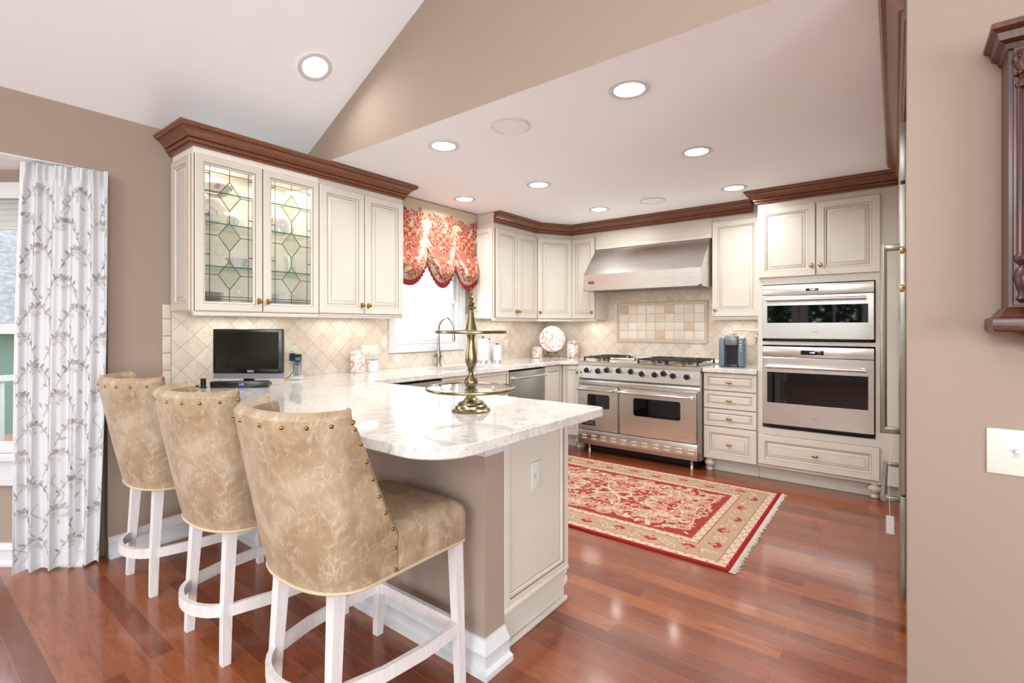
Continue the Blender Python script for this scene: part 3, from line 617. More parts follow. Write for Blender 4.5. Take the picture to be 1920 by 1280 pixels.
def outlet(loc, rz, w, h, label, kind, parent=None, name='outlet'):
    r = thing(name, label, 'outlet' if kind[0] == 'o' else 'light switch', loc, rz)
    m = MB(); m.box(-w/2, w/2, -.006, 0, -h/2, h/2, 0, .003); m.build('cover_plate', M['plate'], r)
    n = int(kind[1:])
    for k in range(n):
        x = (k-(n-1)/2)*.046
        m = MB()
        if kind[0] == 'o':
            for zz in (-.019, .019):
                m.box(x-.014, x+.014, -.0075, -.006, zz-.013, zz+.013, 0, .002); m.box(x-.006, x-.004, -.0079, -.0074, zz-.003, zz+.006, 1); m.box(x+.004, x+.006, -.0079, -.0074, zz-.003, zz+.006, 1)
            m.build('socket', [M['plate'], M['dark']], r)
        elif kind[0] == 'h':
            for zz in (-.019, .019):
                q = zz; m.box(q-.013, q+.013, -.0075, -.006, -.014, .014, 0, .002); m.box(q-.003, q+.006, -.0079, -.0074, .004, .006, 1); m.box(q-.003, q+.006, -.0079, -.0074, -.006, -.004, 1)
            m.build('socket', [M['plate'], M['dark']], r)
        elif kind[0] == 'r':
            m.box(x-.016, x+.016, -.009, -.006, -.032, .032, 0, .002); m.build('rocker', M['plate'], r)
        else:
            m.box(x-.006, x+.006, -.0068, -.006, -.013, .013, 1); m.box(x-.004, x+.004, -.016, -.006, 0, .009, 0, .001)
            m.lathe([(.002, 0), (.002, .001)], (x, -.007, .03), 8, 1); m.lathe([(.002, 0), (.002, .001)], (x, -.007, -.031), 8, 1)
            m.build('toggle', [M['plate'], M['ltgrey']], r)
    return r
# ------------------------------------------------------------------ countertop
def fillet(pts, idx, n=10):
    out = []
    for i, p in enumerate(pts):
        if i not in idx: out.append(p); continue
        a, b, c = Vector(pts[i-1]), Vector(p), Vector(pts[(i+1) % len(pts)]); R = idx[i]
        u, v = (a-b).normalized(), (c-b).normalized(); s_ = b+u*R; e = b+v*R; cen = b+u*R+v*R
        for k in range(n+1):
            t = k/n*PI/2; q = cen-v*R*math.cos(t)-u*R*math.sin(t); out.append(tuple(q))
    return out
xi, xo = -3.18, -2.86; sy0, sy1 = 2.90, 3.55     # sink cut-out
outer = [(XW+.0125, 1.092)]
pen = [(XW+.0125, .992), (-1.03, .992), (-1.03, 2.02), (-2.72, 2.02), (-2.785, 2.085), (-2.785, sy0), (XW+.0125, sy0)]
pen = fillet(pen, {1: .17, 2: .03})
tip = None
def slab(mb, poly, z0=.874, z1=CTR):
    # slightly eased edge
    n = len(poly); A = sum(poly[i][0]*poly[(i+1) % n][1]-poly[(i+1) % n][0]*poly[i][1] for i in range(n)); 
    P = [Vector(p) for p in poly]; ins = []
    for i in range(n):
        d1 = (P[i]-P[i-1]).normalized(); d2 = (P[(i+1) % n]-P[i]).normalized(); n1 = Vector((-d1.y, d1.x)); n2 = Vector((-d2.y, d2.x)); b = n1+n2; b = b/b.dot(n1); ins.append(P[i]+b*(.004 if A > 0 else -.004))
    rg = [[(p.x, p.y, z) for p in q] for q, z in ((ins, z0), (P, z0+.004), (P, z1-.004), (ins, z1))]
    mb.loft(rg, 0, True)
m = MB(); slab(m, pen)
m.box(XW+.0125, xi, sy0, sy1, .874, CTR); m.box(xo, -2.785, sy0, sy1, .874, CTR)
slab(m, [(XW+.0125, sy1), (-2.785, sy1), (-2.785, 4.44), (-2.72, 4.50), (-2.577, 4.50), (-2.577, YB-.0125), (XW+.0125, YB-.0125)])
ct = m.build('countertop', M['granite'], label='long white and grey speckled stone countertop of peninsula and sink side', cat='countertop')
m = MB(); slab(m, [(-1.344, 4.495), (-.907, 4.495), (-.907, YB-.0125), (-1.344, YB-.0125)]); m.build('countertop', M['granite'], label='short stone countertop under the coffee maker', cat='countertop')
m = MB(); z0 = .68
m.box(xi-.012, xo+.012, sy0-.012, sy1+.012, z0-.01, z0, 0)
for a, b, c0, c1 in ((xi-.012, xi-.002, sy0-.012, sy1+.012), (xo+.002, xo+.012, sy0-.012, sy1+.012), (xi-.012, xo+.012, sy0-.012, sy0-.002), (xi-.012, xo+.012, sy1+.002, sy1+.012)): m.box(a, b, c0, c1, z0, .873)
m.build('sink', M['steeld'], label='stainless undermount sink in front of the window', cat='sink')

# ------------------------------------------------------------------ faucet
f = thing('faucet', 'tall brushed nickel gooseneck faucet at the sink', 'faucet', (-3.345, 3.22, CTR))
m = MB(); m.lathe([(.030, 0), (.030, .006), (.022, .014), (.020, .04), (.026, .07), (.027, .10), (.02, .13), (.014, .16), (.0125, .18)], n=20); m.build('base', M['nickel'], f)
pts = [(0, 0, .17), (0, 0, .33)]+[(.095-.095*math.cos(t), 0, .33+.105*math.sin(t)) for t in [PI*k/14 for k in range(1, 14)]]+[(.19, 0, .325), (.192, 0, .30)]
m = MB(); m.tube(pts, .0115, 14); m.build('spout', M['nickel'], f)
m = MB(); m.cyl((.192, 0, .305), (.192, 0, .24), .014, .017); m.cyl((.192, 0, .24), (.192, 0, .225), .012, .012); m.build('spray_head', M['nickel'], f)
m = MB(); m.cyl((0, 0, .09), (.0, -.055, .09), .013, .011); m.cyl((0, -.045, .09), (.05, -.065, .125), .007, .005); m.cyl((0, .0, .1), (0.03, .03, .09), .012); m.build('lever', M['nickel'], f)

# ------------------------------------------------------------------ range
rg = thing('range', 'wide stainless professional gas range with two oven doors and black knobs', 'range', (-2.572, 4.45, 0)); RW = 1.222
m = MB(); m.box(0, RW, .03, .66, .085, .868, 0, .004); m.build('body', M['steeld'], rg)
m = MB(); m.add([(0, -.015, .885), (0, -.015, .915), (0, .01, .925), (0, .66, .925), (0, .66, .868), (0, .03, .868)]+[(RW, -.015, .885), (RW, -.015, .915), (RW, .01, .925), (RW, .66, .925), (RW, .66, .868), (RW, .03, .868)],
    [(0, 1, 2, 3, 4, 5), (11, 10, 9, 8, 7, 6)]+[(k, (k+1) % 6, 6+(k+1) % 6, 6+k) for k in range(6)])
m.box(0.0, RW, .58, .66, .925, .955, 0, .004); m.build('cooktop', M['steel'], rg)
m = MB(); m.add([(0, .03, .735), (0, -.012, .755), (0, .0, .884), (0, .03, .884), (RW, .03, .735), (RW, -.012, .755), (RW, .0, .884), (RW, .03, .884)], [(0, 1, 2, 3), (7, 6, 5, 4), (0, 4, 5, 1), (1, 5, 6, 2), (2, 6, 7, 3), (3, 7, 4, 0)])
cp = m.build('control_panel', M['steel'], rg)
KX = [(1099.6, 693.8), (1120.5, 695.4), (1137.2, 693.8), (1159.5, 695), (1182.3, 696.5), (1202.8, 701), (1227.1, 702.5), (1243.8, 700.5), (1261.5, 704.5), (1287.5, 706.6)]
def ray(u, v, Y):
    a = (u-960)/929; dx = -math.sin(YAW)+a*math.cos(YAW); dy = math.cos(YAW)+a*math.sin(YAW); t = Y/dy; return t*dx, 1.275+(612-v)/929*t
for u, v in KX:
    x, z = ray(u, v, 4.42); x += 2.572
    m = MB(); m.T = Matrix.Translation((x, -.008, z)) @ Matrix.Rotation(PI/2, 4, 'X')
    m.lathe([(.031, 0), (.031, .005), (.027, .008)], n=24, m=1); m.lathe([(.026, .008), (.0275, .014), (.024, .036), (.020, .040)], n=20, m=0); m.box(-.005, .005, -.024, .024, .034, .048, 0, .001)
    m.T = Matrix.Identity(4); m.build('control_knob', [M['rubber'], M['chrome']], cp, label='black knob with chrome ring')
m = MB(); m.box(.028, .046, -.011, -.004, .80, .815, 0, .001); m.build('indicator_lamp', M['black'], cp)
m = MB(); m.box(0, RW, -.004, .03, .70, .732, 0, .003); m.build('trim_rail', M['steel'], rg)
m = MB(); m.box(.0, .022, .0, .03, .235, .70); m.box(RW-.022, RW, .0, .03, .16, .70); m.box(.452, .478, .002, .03, .24, .70); m.build('door_post', M['steeld'], rg)
def rdoor(x0, x1, wx0, wx1, wz0, wz1):
    m = MB(); y = -.032; z0, z1 = .245, .685
    # slab with rounded window hole made of strips
    m.box(x0, wx0, y, .002, z0, z1); m.box(wx1, x1, y, .002, z0, z1); m.box(wx0, wx1, y, .002, z0, wz0); m.box(wx0, wx1, y, .002, wz1, z1)
    r = .022
    for cx, cz, sx, sz in ((wx0, wz0, 1, 1), (wx1, wz0, -1, 1), (wx1, wz1, -1, -1), (wx0, wz1, 1, -1)):
        arc = [(cx+sx*(r-r*math.cos(t)), cz+sz*(r-r*math.sin(t))) for t in [PI/2*k/6 for k in range(7)]]
        pts = [(cx, cz)]+arc; n = len(pts)
        m.add([(a, y, b) for a, b in pts]+[(a, 0, b) for a, b in pts], [tuple(range(n)), tuple(range(n, 2*n))[::-1]]+[(k, (k+1) % n, n+(k+1) % n, n+k) for k in range(n)])
    d = m.build('oven_door', M['steel'], rg, label='stainless oven door with dark window')
    m = MB(); m.box(wx0-.005, wx1+.005, -.022, -.015, wz0-.005, wz1+.005); m.build('glass', M['blackglass'], d)
    m = MB(); m.cyl((x0+.005, -.085, .648), (x1-.02, -.085, .648), .011, n=16)
    for x in (x0+.03, x1-.03): m.box(x-.014, x+.014, -.098, y, .632, .664, 0, .006)
    m.build('handle', M['chrome'], d, label='bright bar handle with blocky brackets'); return d
x_, z_ = [], []
dl = rdoor(.026, .448, .12, .365, .46, .60); dr = rdoor(.482, RW-.026, .61, 1.06, .43, .60)
m = MB(); m.box(.06, .21, -.036, -.032, .285, .335, 0, .002); pl = m.build('name_plate', M['black'], dl); text('VIKING', .04, (.135, -.0365, .31), pl, M['chrome'], 'lettering', bold=True)
m = MB(); m.box(.0, RW-.022, -.01, .03, .088, .232, 0, .003); kp = m.build('louver_panel', M['steel'], rg)
for k in range(11):
    x = .075+k*.107
    for zz in (.146, .176):
        m = MB(); m.T = Matrix.Translation((x, -.011, zz)); m.lathe([(.006, -.0285), (.008, -.024), (.008, .024), (.006, .0285)], n=10) if False else m.box(-.028, .028, -.005, .002, -.009, .009, 0, .0045)
        m.T = Matrix.Identity(4); m.build('louver', M['louver'], kp)
for x in (.1, RW-.09):
    for y in (.06, .6): m = MB(); m.lathe([(.02, 0), (.02, .01), (.014, .02), (.014, .07), (.02, .08), (.02, .088)], (x, y, 0), 16); m.build('foot', M['chrome'], rg, label='stainless adjustable foot')
m = MB(); m.box(.06, RW-.06, .10, .62, .012, .085); m.build('underside', M['dark'], rg)
def grate(x0, x1, y0, y1):
    m = MB(); z = .966; b = .014
    for x in (x0, x1-b): m.box(x, x+b, y0, y1, z-.012, z, 0, .003)
    for y in (y0, y1-b, (y0+y1)/2-b/2): m.box(x0, x1, y, y+b, z-.012, z, 0, .003)
    for cy in ((y0*3+y1)/4, (y0+3*y1)/4):
        cx = (x0+x1)/2
        for t in range(4):
            a = t*PI/2; c_, s_ = math.cos(a), math.sin(a)
            m.T = Matrix.Translation((cx, cy, z-.009)) @ Matrix.Rotation(a, 4, 'Z'); m.box(.028, (x1-x0)/2 if t % 2 == 0 else (y1-y0)/4, -.007, .007, -.010, .012, 0, .002)
        m.T = Matrix.Identity(4)
    for x in (x0, x1-b):
        for y in (y0, y1-b): m.box(x, x+b, y, y+b, .925, z-.01)
    g_ = m.build('grate', M['iron'], rg, label='black cast iron grate')
    for cy in ((y0*3+y1)/4, (y0+3*y1)/4):
        m = MB(); m.lathe([(.05, .925), (.05, .932), (.035, .936), (.035, .943), (.01, .945)], ((x0+x1)/2, cy, 0), 20); m.build('burner', M['obrass'], g_)
grate(.035, .315, .05, .57)
grate(.62, .90, .05, .57); grate(.905, 1.19, .05, .57)
m = MB(); m.box(.325, .61, .05, .57, .925, .938, 0, .003); m.cyl((.34, .045, .96), (.595, .045, .96), .007); m.box(.34, .352, .045, .08, .938, .965); m.box(.583, .595, .045, .08, .938, .965); m.build('griddle', M['steel'], rg, label='stainless griddle cover')

# ------------------------------------------------------------------ hood
hd = thing('range_hood', 'wide stainless range hood with sloped front over the range', 'range hood', (-2.568, 4.55, 0))
m = MB(); pr = [(0, 1.655), (0, 1.81), (.265, 2.10), (.56, 2.10), (.56, 1.655)]; HW = 1.198; t_ = .018
n = len(pr); m.add([(0, y, z) for y, z in pr]+[(HW, y, z) for y, z in pr], [(0, 1, 2, 3, 4), (9, 8, 7, 6, 5), (0, 5, 6, 1), (1, 6, 7, 2), (2, 7, 8, 3), (3, 8, 9, 4)])
# recessed underside: rim + raised filters
m.box(0, HW, 0, .02, 1.645, 1.655); m.box(0, HW, .54, .56, 1.645, 1.655); m.box(0, .02, 0, .56, 1.645, 1.655); m.box(HW-.02, HW, 0, .56, 1.645, 1.655)
m.add([(0, 0, 1.655), (HW, 0, 1.655), (HW, .56, 1.655), (0, .56, 1.655)], [(0, 1, 2, 3)])
m.build('canopy', M['steel'], hd)
for k in range(3):
    x = .05+k*.37; m = MB()
    for q in range(12): m.box(x+q*.029, x+q*.029+.016, .08, .48, 1.648, 1.655)
    m.build('filter', M['steeld'], hd)
m = MB(); m.box(.058, .122, -.002, 0, 1.713, 1.74, 0, .001); npl = m.build('name_plate', M['black'], hd); text('VIKING', .017, (.09, -.0026, 1.7265), npl, M['chrome'], 'lettering', bold=True)
for x in (.3, .9): area('hood_lamp', (-2.568+x, 4.70, 1.643), (0, 0, 0), .06, .06, .5, (1, .92, .82), 'DISK')

# ------------------------------------------------------------------ mosaic panel with rope border
rp = thing('tile_mosaic_panel', 'rectangular panel of square travertine tiles with a rope border behind the range', 'tile panel', (0, YB-.0125, 0))
px0, px1, pz0, pz1 = -2.44, -1.445, 1.035, 1.525
xa, za = ray(1157, 569, 5.10); xb, zb = ray(1326, 563, 5.10); xc, zc = ray(1157, 640, 5.10); px0, px1 = xa, xb; pz1 = (za+zb)/2; pz0 = zc
def rope(mb, a, b):
    a, b = Vector(a), Vector(b); d = (b-a); Ln = d.length; d.normalize(); nn = int(Ln/.016); up = Vector((0, -1, 0)); sd = d.cross(up)
    for k in range(nn):
        c = a+d*(k+.5)*Ln/nn; mb.tube([tuple(c-d*.009-sd*.008), tuple(c+up*.006), tuple(c+d*.009+sd*.008)], [.003, .0065, .003], 6)
m = MB(); rope(m, (px0, -.002, pz0), (px1, -.002, pz0)); rope(m, (px1, -.002, pz0), (px1, -.002, pz1)); rope(m, (px1, -.002, pz1), (px0, -.002, pz1)); rope(m, (px0, -.002, pz1), (px0, -.002, pz0))
m.build('rope_border', M['stone'], rp)
random.seed(4); m = MB(); m.box(px0+.008, px1-.008, -.003, 0, pz0+.008, pz1-.008, 6)
nx, nz = 9, 4; fw = (px1-px0-.06)/nx; fh = (pz1-pz0-.06)/nz; dk = {(0, 3), (5, 3), (7, 1), (4, 0)}
for i in range(nx):
    for j in range(nz):
        k = random.choice([0, 0, 1, 2, 2, 3]); 
        if (i, j) in dk: k = 4 if (i, j) != (0, 3) else 5
        m.box(px0+.03+i*fw+.0015, px0+.03+(i+1)*fw-.0015, -.008, -.003, pz0+.03+j*fh+.0015, pz0+.03+(j+1)*fh-.0015, k, .002)
m.build('square_tiles', TT+[M['grout']], rp)

# ------------------------------------------------------------------ refrigerator side
fr = thing('refrigerator', 'tall built-in stainless refrigerator seen edge-on at the right', 'refrigerator', (.019, 3.62, 0), -PI/2)
# local x runs toward the camera (-y world), local y runs into the wall (+x world)
m = MB(); m.box(0, .92, .02, .66, 0.06, 2.15); m.box(.01, .91, .05, .66, 0, .06); m.build('body', M['steeld'], fr)
for a, b, nm in ((.10, .545, 'freezer_drawer'), (.553, 1.885, 'door'), (1.90, 2.15, 'grille')):
    m = MB(); m.box(.003, .917, 0, .019, a, b, 0, .002); d_ = m.build(nm, M['steeld'], fr)
    if nm == 'freezer_drawer':
        m = MB(); m.cyl((.12, -.058, .51), (.86, -.058, .51), .012)
        for x in (.15, .84): m.box(x-.016, x+.016, -.066, 0, .50, .52, 0, .004)
        m.build('handle', M['nickel'], d_)
    if nm == 'door':
        m = MB(); m.cyl((.85, -.058, .80), (.85, -.058, 1.64), .013)
        for z in (.815, 1.625): m.box(.838, .862, -.066, 0, z-.014, z+.014, 0, .004)
        m.build('handle', M['nickel'], d_)
m = MB(); m.tube([(.868, -.03, .80), (.865, -.04, .6), (.868, -.034, .44)], .0012, 6); m.box(.867, .869, -.048, -.020, .36, .44); m.build('hanging_tag', M['porcelain'], None)
tg = bpy.data.objects['hanging_tag']; tg.location = (.019, 3.62, 0); tg.rotation_euler = (0, 0, -PI/2); tag(tg, 'small white tag hanging on a string from the refrigerator handle', 'tag')
pn = thing('pantry_cabinet', 'cream cabinet between refrigerator and beige wall, only its two brass knobs showing', 'cabinet', (.06, 2.695, 0), -PI/2)
m = MB(); m.box(0, .665, .0, .655, .1, 2.30); m.box(0, .665, .06, .655, 0, .1); m.build('body', M['cream'], pn)
for z0, z1, kz in ((.12, 1.48, 1.42), (1.49, 2.22, 1.565)):
    m = MB(); m.rings(.004, .66, z0, z1, scaled(DOOR, .65, z1-z0), 0); o = m.build('door', [M['cream'], M['gap']], pn); knob(o, .30, kz, -.012, False)
tc_ = thing('tall_cabinet', 'narrow cream panel between refrigerator and wall oven cabinet', 'cabinet', (.045, 4.53, 0), -PI/2)
m = MB(); m.box(0, .90, 0, .66, .1, 2.30); m.box(0, .90, .06, .66, 0, .1); m.build('body', M['cream'], tc_); front(tc_, 'door', .005, .895, .12, 2.22)
m = MB(); m.box(.045, .70, 2.03, 4.53, 2.301, 2.396); m.build('frieze_board', M['cream'], label='flat cream board under the crown on the refrigerator side', cat='board')
m = MB(); m.box(.06, .70, 2.70, 3.62, 2.155, 2.30); m.build('cabinet_panel', M['cream'], label='cream panel just above the refrigerator', cat='panel')
m = MB(); m.sweep([(.044, 4.27), (.044, 2.03)], [(o, 2.3985+z*1.35) for o, z in CR], 1); m.build('crown_molding', M['crown'], label='reddish-brown wood crown running above the refrigerator at the right', cat='crown molding')

# ------------------------------------------------------------------ lights in ceiling
def rayz(u, v, Z):
    a = (u-960)/929; dx = -math.sin(YAW)+a*math.cos(YAW); dy = math.cos(YAW)+a*math.sin(YAW); t = (Z-1.275)/((612-v)/929); return t*dx, t*dy
def downlight(x, y, z, label, power, tilt=0, grp=None):
    r = thing('recessed_light', label, 'ceiling light', (x, y, z), 0, grp); r.rotation_euler = (0, tilt, 0)
    m = MB(); m.lathe([(.098, 0), (.098, -.004), (.088, -.007), (.072, -.005), (.069, .0), (.069, -.001)], n=36, cap=False); m.build('trim_ring', M['white'], r)
    m = MB(); m.lathe([(.0695, -.0005), (.0695, -.0025)], n=32); m.build('lens', M['lamp'], r)
    l = area('downlight', (0, 0, -.012), (0, 0, 0), .13, .13, power, (.99, .975, .95), 'DISK'); l.parent = r; l.data.spread = math.radians(160)
LT = [(1180, 167, 'large recessed light nearest the viewer, right of centre on the flat ceiling'), (832, 273, 'recessed light above the peninsula, left of the nearer speaker'), (1306, 284, 'recessed light midway to the wall ovens'),
      (1010, 346, 'recessed light in the middle of the row before the corner'), (1376, 352, 'recessed light close to the crown above the wall ovens'), (871, 373, 'recessed light above the sink beside the red valance'), (1123, 392, 'recessed light farthest away, above the left of the range')]
for u, v, lab in LT:
    x, y = rayz(u, v, CZ); downlight(x, y, CZ-.0005, lab, P_CAN)
downlight(-2.70, 1.60, vz(-2.70)-.003, 'recessed light in the sloped white ceiling', P_VAULT*.18, -math.atan(.5))
for x, y in ((-2.2, -.9), (-.7, -.9), (-.5, -2.6), (-2.2, -2.9)): downlight(x, y, vz(min(x, xr))-.003, 'added fill light in the sloped ceiling behind the viewer, unseen', P_VAULT, -math.atan(.5), 'added fill lights in the sloped ceiling out of view')  # unseen recessed lights added behind the camera to brighten the room
for u, v, lab in ((957, 236, 'round white ceiling speaker nearer the viewer'), (1223, 376, 'round white ceiling speaker near the range hood')):
    x, y = rayz(u, v, CZ); r = thing('ceiling_speaker', lab, 'speaker', (x, y, CZ-.0005))
    m = MB(); m.lathe([(.112, 0), (.112, -.005), (.102, -.007), (.100, -.003)], n=40, cap=False); m.build('rim', M['white'], r)
    m = MB(); m.lathe([(.101, 0), (.101, -.003), (.05, -.005), (.001, -.0055)], n=40); m.build('grille', plain('speaker_grille', (240, 240, 242), .8), r)
# area lamps below the uppers, without modelled strips
def under(x, y, sx, sy, rz=0, p=P_UNDER): area('under_cabinet_lamp', (x, y, 1.334), (0, 0, rz), sx, sy, p, (1, .94, .86))
under(-3.30, 1.5, .05, .5); under(-3.30, 2.25, .05, .5); under(-3.30, 4.1, .05, .5); under(-3.15, 4.80, .1, .2); under(-2.72, 4.99, .2, .05, 0, P_UNDER*.7); under(-1.15, 4.99, .3, .05, 0, P_UNDER*.7)
for y in (1.29, 1.68): area('cabinet_lamp', (-3.26, y, 2.228), (0, 0, 0), .06, .06, P_CAB, (1, .94, .85), 'DISK')

# ------------------------------------------------------------------ 2D drawing on surfaces
class Draw:
    def __init__(s, mb, fn, dz=.0006): s.mb = mb; s.fn = fn; s.k = 1; s.dz = dz
    def poly(s, pts, m, lv=None):
        s.c = (getattr(s, 'c', 0)+1) % 97; h = ((s.k if lv is None else lv)+s.c*.0085)*s.dz; s.mb.add([s.fn(x, y, h) for x, y in pts], [tuple(range(len(pts)))], m)
    def leaf(s, x, y, a, L_, w, m, lv=None, n=5):
        ca, sa = math.cos(a), math.sin(a); P = []
        for k in range(n+1): t = k/n; P.append((t*L_, w*math.sin(PI*t)**.8*(1-.25*t)))
        for k in range(n-1, 0, -1): t = k/n; P.append((t*L_, -w*math.sin(PI*t)**.8*(1-.25*t)))
        s.poly([(x+p*ca-q*sa, y+p*sa+q*ca) for p, q in P], m, lv)
    def disc(s, x, y, r, m, lv=None, n=12, lobes=0, amp=.15, sy=1):
        s.poly([(x+r*(1+amp*math.cos(lobes*2*PI*k/n))*math.cos(2*PI*k/n), y+sy*r*(1+amp*math.cos(lobes*2*PI*k/n))*math.sin(2*PI*k/n)) for k in range(n)], m, lv)
    def rib(s, pts, w, m, lv=None):
        s.c = (getattr(s, 'c', 0)+1) % 97; h = ((s.k if lv is None else lv)+s.c*.0085)*s.dz
        for i in range(len(pts)-1):
            (x0, y0), (x1, y1) = pts[i], pts[i+1]; dx, dy = x1-x0, y1-y0; l = math.hypot(dx, dy) or 1; nx_, ny_ = -dy/l*w/2, dx/l*w/2
            s.mb.add([s.fn(x0+nx_, y0+ny_, h), s.fn(x1+nx_, y1+ny_, h), s.fn(x1-nx_, y1-ny_, h), s.fn(x0-nx_, y0-ny_, h)], [(0, 1, 2, 3)], m)
# ------------------------------------------------------------------ rug
random.seed(11)
rx0, rx1, ry0, ry1 = -2.72, -.675, 2.715, 4.225; RWd, RHt = rx1-rx0, ry1-ry0
rug = thing('area_rug', 'red and tan patterned rug with white fringe on the kitchen floor', 'rug', (rx0, ry0, 0))
m = MB(); m.box(0, RWd, 0, RHt, .0005, .011, 1, .003)
d = Draw(m, lambda x, y, h: (x, y, .0112+h), .0003)
def ringm(i0, i1, mi, lv):
    a = [(i0, i0), (RWd-i0, i0), (RWd-i0, RHt-i0), (i0, RHt-i0)]; b = [(i1, i1), (RWd-i1, i1), (RWd-i1, RHt-i1), (i1, RHt-i1)]
    for k in range(4): d.poly([a[k], a[(k+1) % 4], b[(k+1) % 4], b[k]], mi, lv)
RM = ['r_red', 'r_dred', 'r_tan', 'r_cream', 'r_rose', 'r_dark']
ringm(.002, .028, 1, 0); ringm(.028, .075, 3, 0); ringm(.075, .079, 5, 1); ringm(.075, .235, 2, 0); ringm(.231, .237, 5, 1); ringm(.237, .285, 3, 0); ringm(.283, .289, 5, 1)
d.poly([(.287, .287), (RWd-.287, .287), (RWd-.287, RHt-.287), (.287, RHt-.287)], 0, 0)
def along(i, step, fn):
    for (ax, ay, bx, by) in ((i, i, RWd-i, i), (RWd-i, i, RWd-i, RHt-i), (RWd-i, RHt-i, i, RHt-i), (i, RHt-i, i, i)):
        l = math.hypot(bx-ax, by-ay); n_ = max(1, int(l/step)); an = math.atan2(by-ay, bx-ax)
        for k in range(n_): t = (k+.5)/n_; fn(ax+(bx-ax)*t, ay+(by-ay)*t, an, k)
for i in (.052, .262):
    along(i, .042, lambda x, y, a, k: (d.leaf(x-.018*math.cos(a), y-.018*math.sin(a), a+(.9 if k % 2 else -.9), .042, .009, 4, 2), d.leaf(x, y, a+(2.3 if k % 2 else -2.3), .026, .006, 2, 2)))
def palm(x, y, a, s_, k):
    for j in range(5): d.leaf(x, y, a+(j-2)*.55, .062*s_, .016*s_, 0, 3)
    d.disc(x, y, .02*s_, 4, 4); d.leaf(x, y, a+PI, .045*s_, .01*s_, 0, 3)
along(.155, .20, lambda x, y, a, k: (palm(x, y, a+PI/2*(1 if k % 2 else -1), .8, k)))
along(.155, .10, lambda x, y, a, k: [d.leaf(x+random.uniform(-.04, .04), y+random.uniform(-.04, .04), random.uniform(0, 6.3), random.uniform(.03, .06), .006, random.choice([3, 3, 4]), 2) for _ in range(7)])
# field: mirrored scrolling vines with palmettes
fx0, fx1, fy0, fy1 = .30, RWd-.30, .30, RHt-.30; cy = RHt/2; cxm = RWd/2
def mir(fn, pts):
    pass
def vine(px, py, a, n_, turn, seg=.035):
    P = [(px, py)]
    for k in range(n_): a += turn; px += seg*math.cos(a); py += seg*math.sin(a); P.append((px, py))
    return P
def inside(x, y, mg=.03): return fx0+mg < x < fx1-mg and fy0+mg < y < fy1-mg
items = []
def sym(x, y, a):
    r = [(x, y, a), (x, 2*cy-y, -a), (2*cxm-x, y, PI-a), (2*cxm-x, 2*cy-y, PI+a)]
    return r if abs(y-cy) > .002 else [r[0], r[2]]
for (x0, y0, a0, n_, tr) in ((cxm, cy, .5, 14, .12), (cxm+.15, cy+.02, -.2, 16, .14), (cxm+.38, cy, .9, 12, -.17), (cxm+.28, cy+.22, .2, 13, -.09), (cxm+.55, cy+.05, .4, 9, .16), (cxm+.05, cy+.30, .1, 12, .05), (cxm+.5, cy+.28, -.9, 9, .2)):
    P = vine(x0, y0, a0, n_, tr)
    for q in range(4):
        Q = [[(x, y), (x, 2*cy-y), (2*cxm-x, y), (2*cxm-x, 2*cy-y)][q] for x, y in P]; Q = [p for p in Q if inside(*p, .012)]
        if len(Q) > 1: d.rib(Q, .009, 3, 3)
    for k in range(1, len(P)-1, 2):
        x, y = P[k]; an = math.atan2(P[k+1][1]-P[k][1], P[k+1][0]-P[k][0])+(1.0 if k % 4 == 1 else -1.0)
        L1 = random.uniform(.06, .11); mm = random.choice([2, 3, 2, 4])
        for (qx, qy, qa) in sym(x, y, an):
            if inside(qx+L1*math.cos(qa), qy+L1*math.sin(qa), .01) and inside(qx, qy, .005): d.leaf(qx, qy, qa, L1, .02, mm, 2)
for (x, y, r) in ((cxm+.2, cy+.26, .062), (cxm+.62, cy+.12, .055), (cxm+.02, cy+.12, .045), (cxm+.40, cy+.12, .05), (cxm+.45, cy+.33, .05), (cxm+.64, cy+.34, .045), (cxm+.30, cy-.0, .035), (cxm+.12, cy+.40, .04), (cxm+.56, cy, .06)):
    for (qx, qy, _) in sym(x, y, 0):
        if inside(qx, qy, r*1.1):
            d.disc(qx, qy, r*1.18, 3, 4, 28, 14, .07, .8); d.disc(qx, qy, r, 4, 5, 20, 7, .08, .8); d.disc(qx, qy, r*.68, 2, 6, 18, 6, .1, .8); d.disc(qx, qy, r*.36, 1, 7, 14, 0, 0, .8); d.disc(qx, qy, r*.14, 3, 8, 8, 0, 0)
for (x, y, a, l) in ((cxm+.08, cy+.2, .5, .2), (cxm+.33, cy+.3, -.4, .2), (cxm+.48, cy+.2, .5, .17), (cxm+.25, cy+.08, .4, .17), (cxm+.05, cy+.36, -.3, .15), (cxm+.52, cy+.38, -.1, .16)):
    for (qx, qy, qa) in sym(x, y, a):
        if inside(qx+l*math.cos(qa), qy+l*math.sin(qa), 0):
            for k in range(6): # serrated sickle leaf
                t = k/6; aa = qa+.5*t; bx, by = qx+l*t*math.cos(qa+.2*t), qy+l*t*math.sin(qa+.2*t); d.leaf(bx, by, aa+.55, l*.3, .014, 3 if k % 2 else 2, 3); d.leaf(bx, by, aa-.55, l*.3, .014, 2 if k % 2 else 3, 3)
for _ in range(230):
    x, y = random.uniform(cxm, fx1), random.uniform(cy, fy1); a = random.uniform(0, 6.3); l = random.uniform(.04, .09); mm = random.choice([4, 3, 2, 2])
    for (qx, qy, qa) in sym(x, y, a):
        if inside(qx, qy, .05): d.leaf(qx, qy, qa, l, l*.22, mm, 1)
m.build('pile', [M[k] for k in RM], rug, recalc=False)
m = MB()
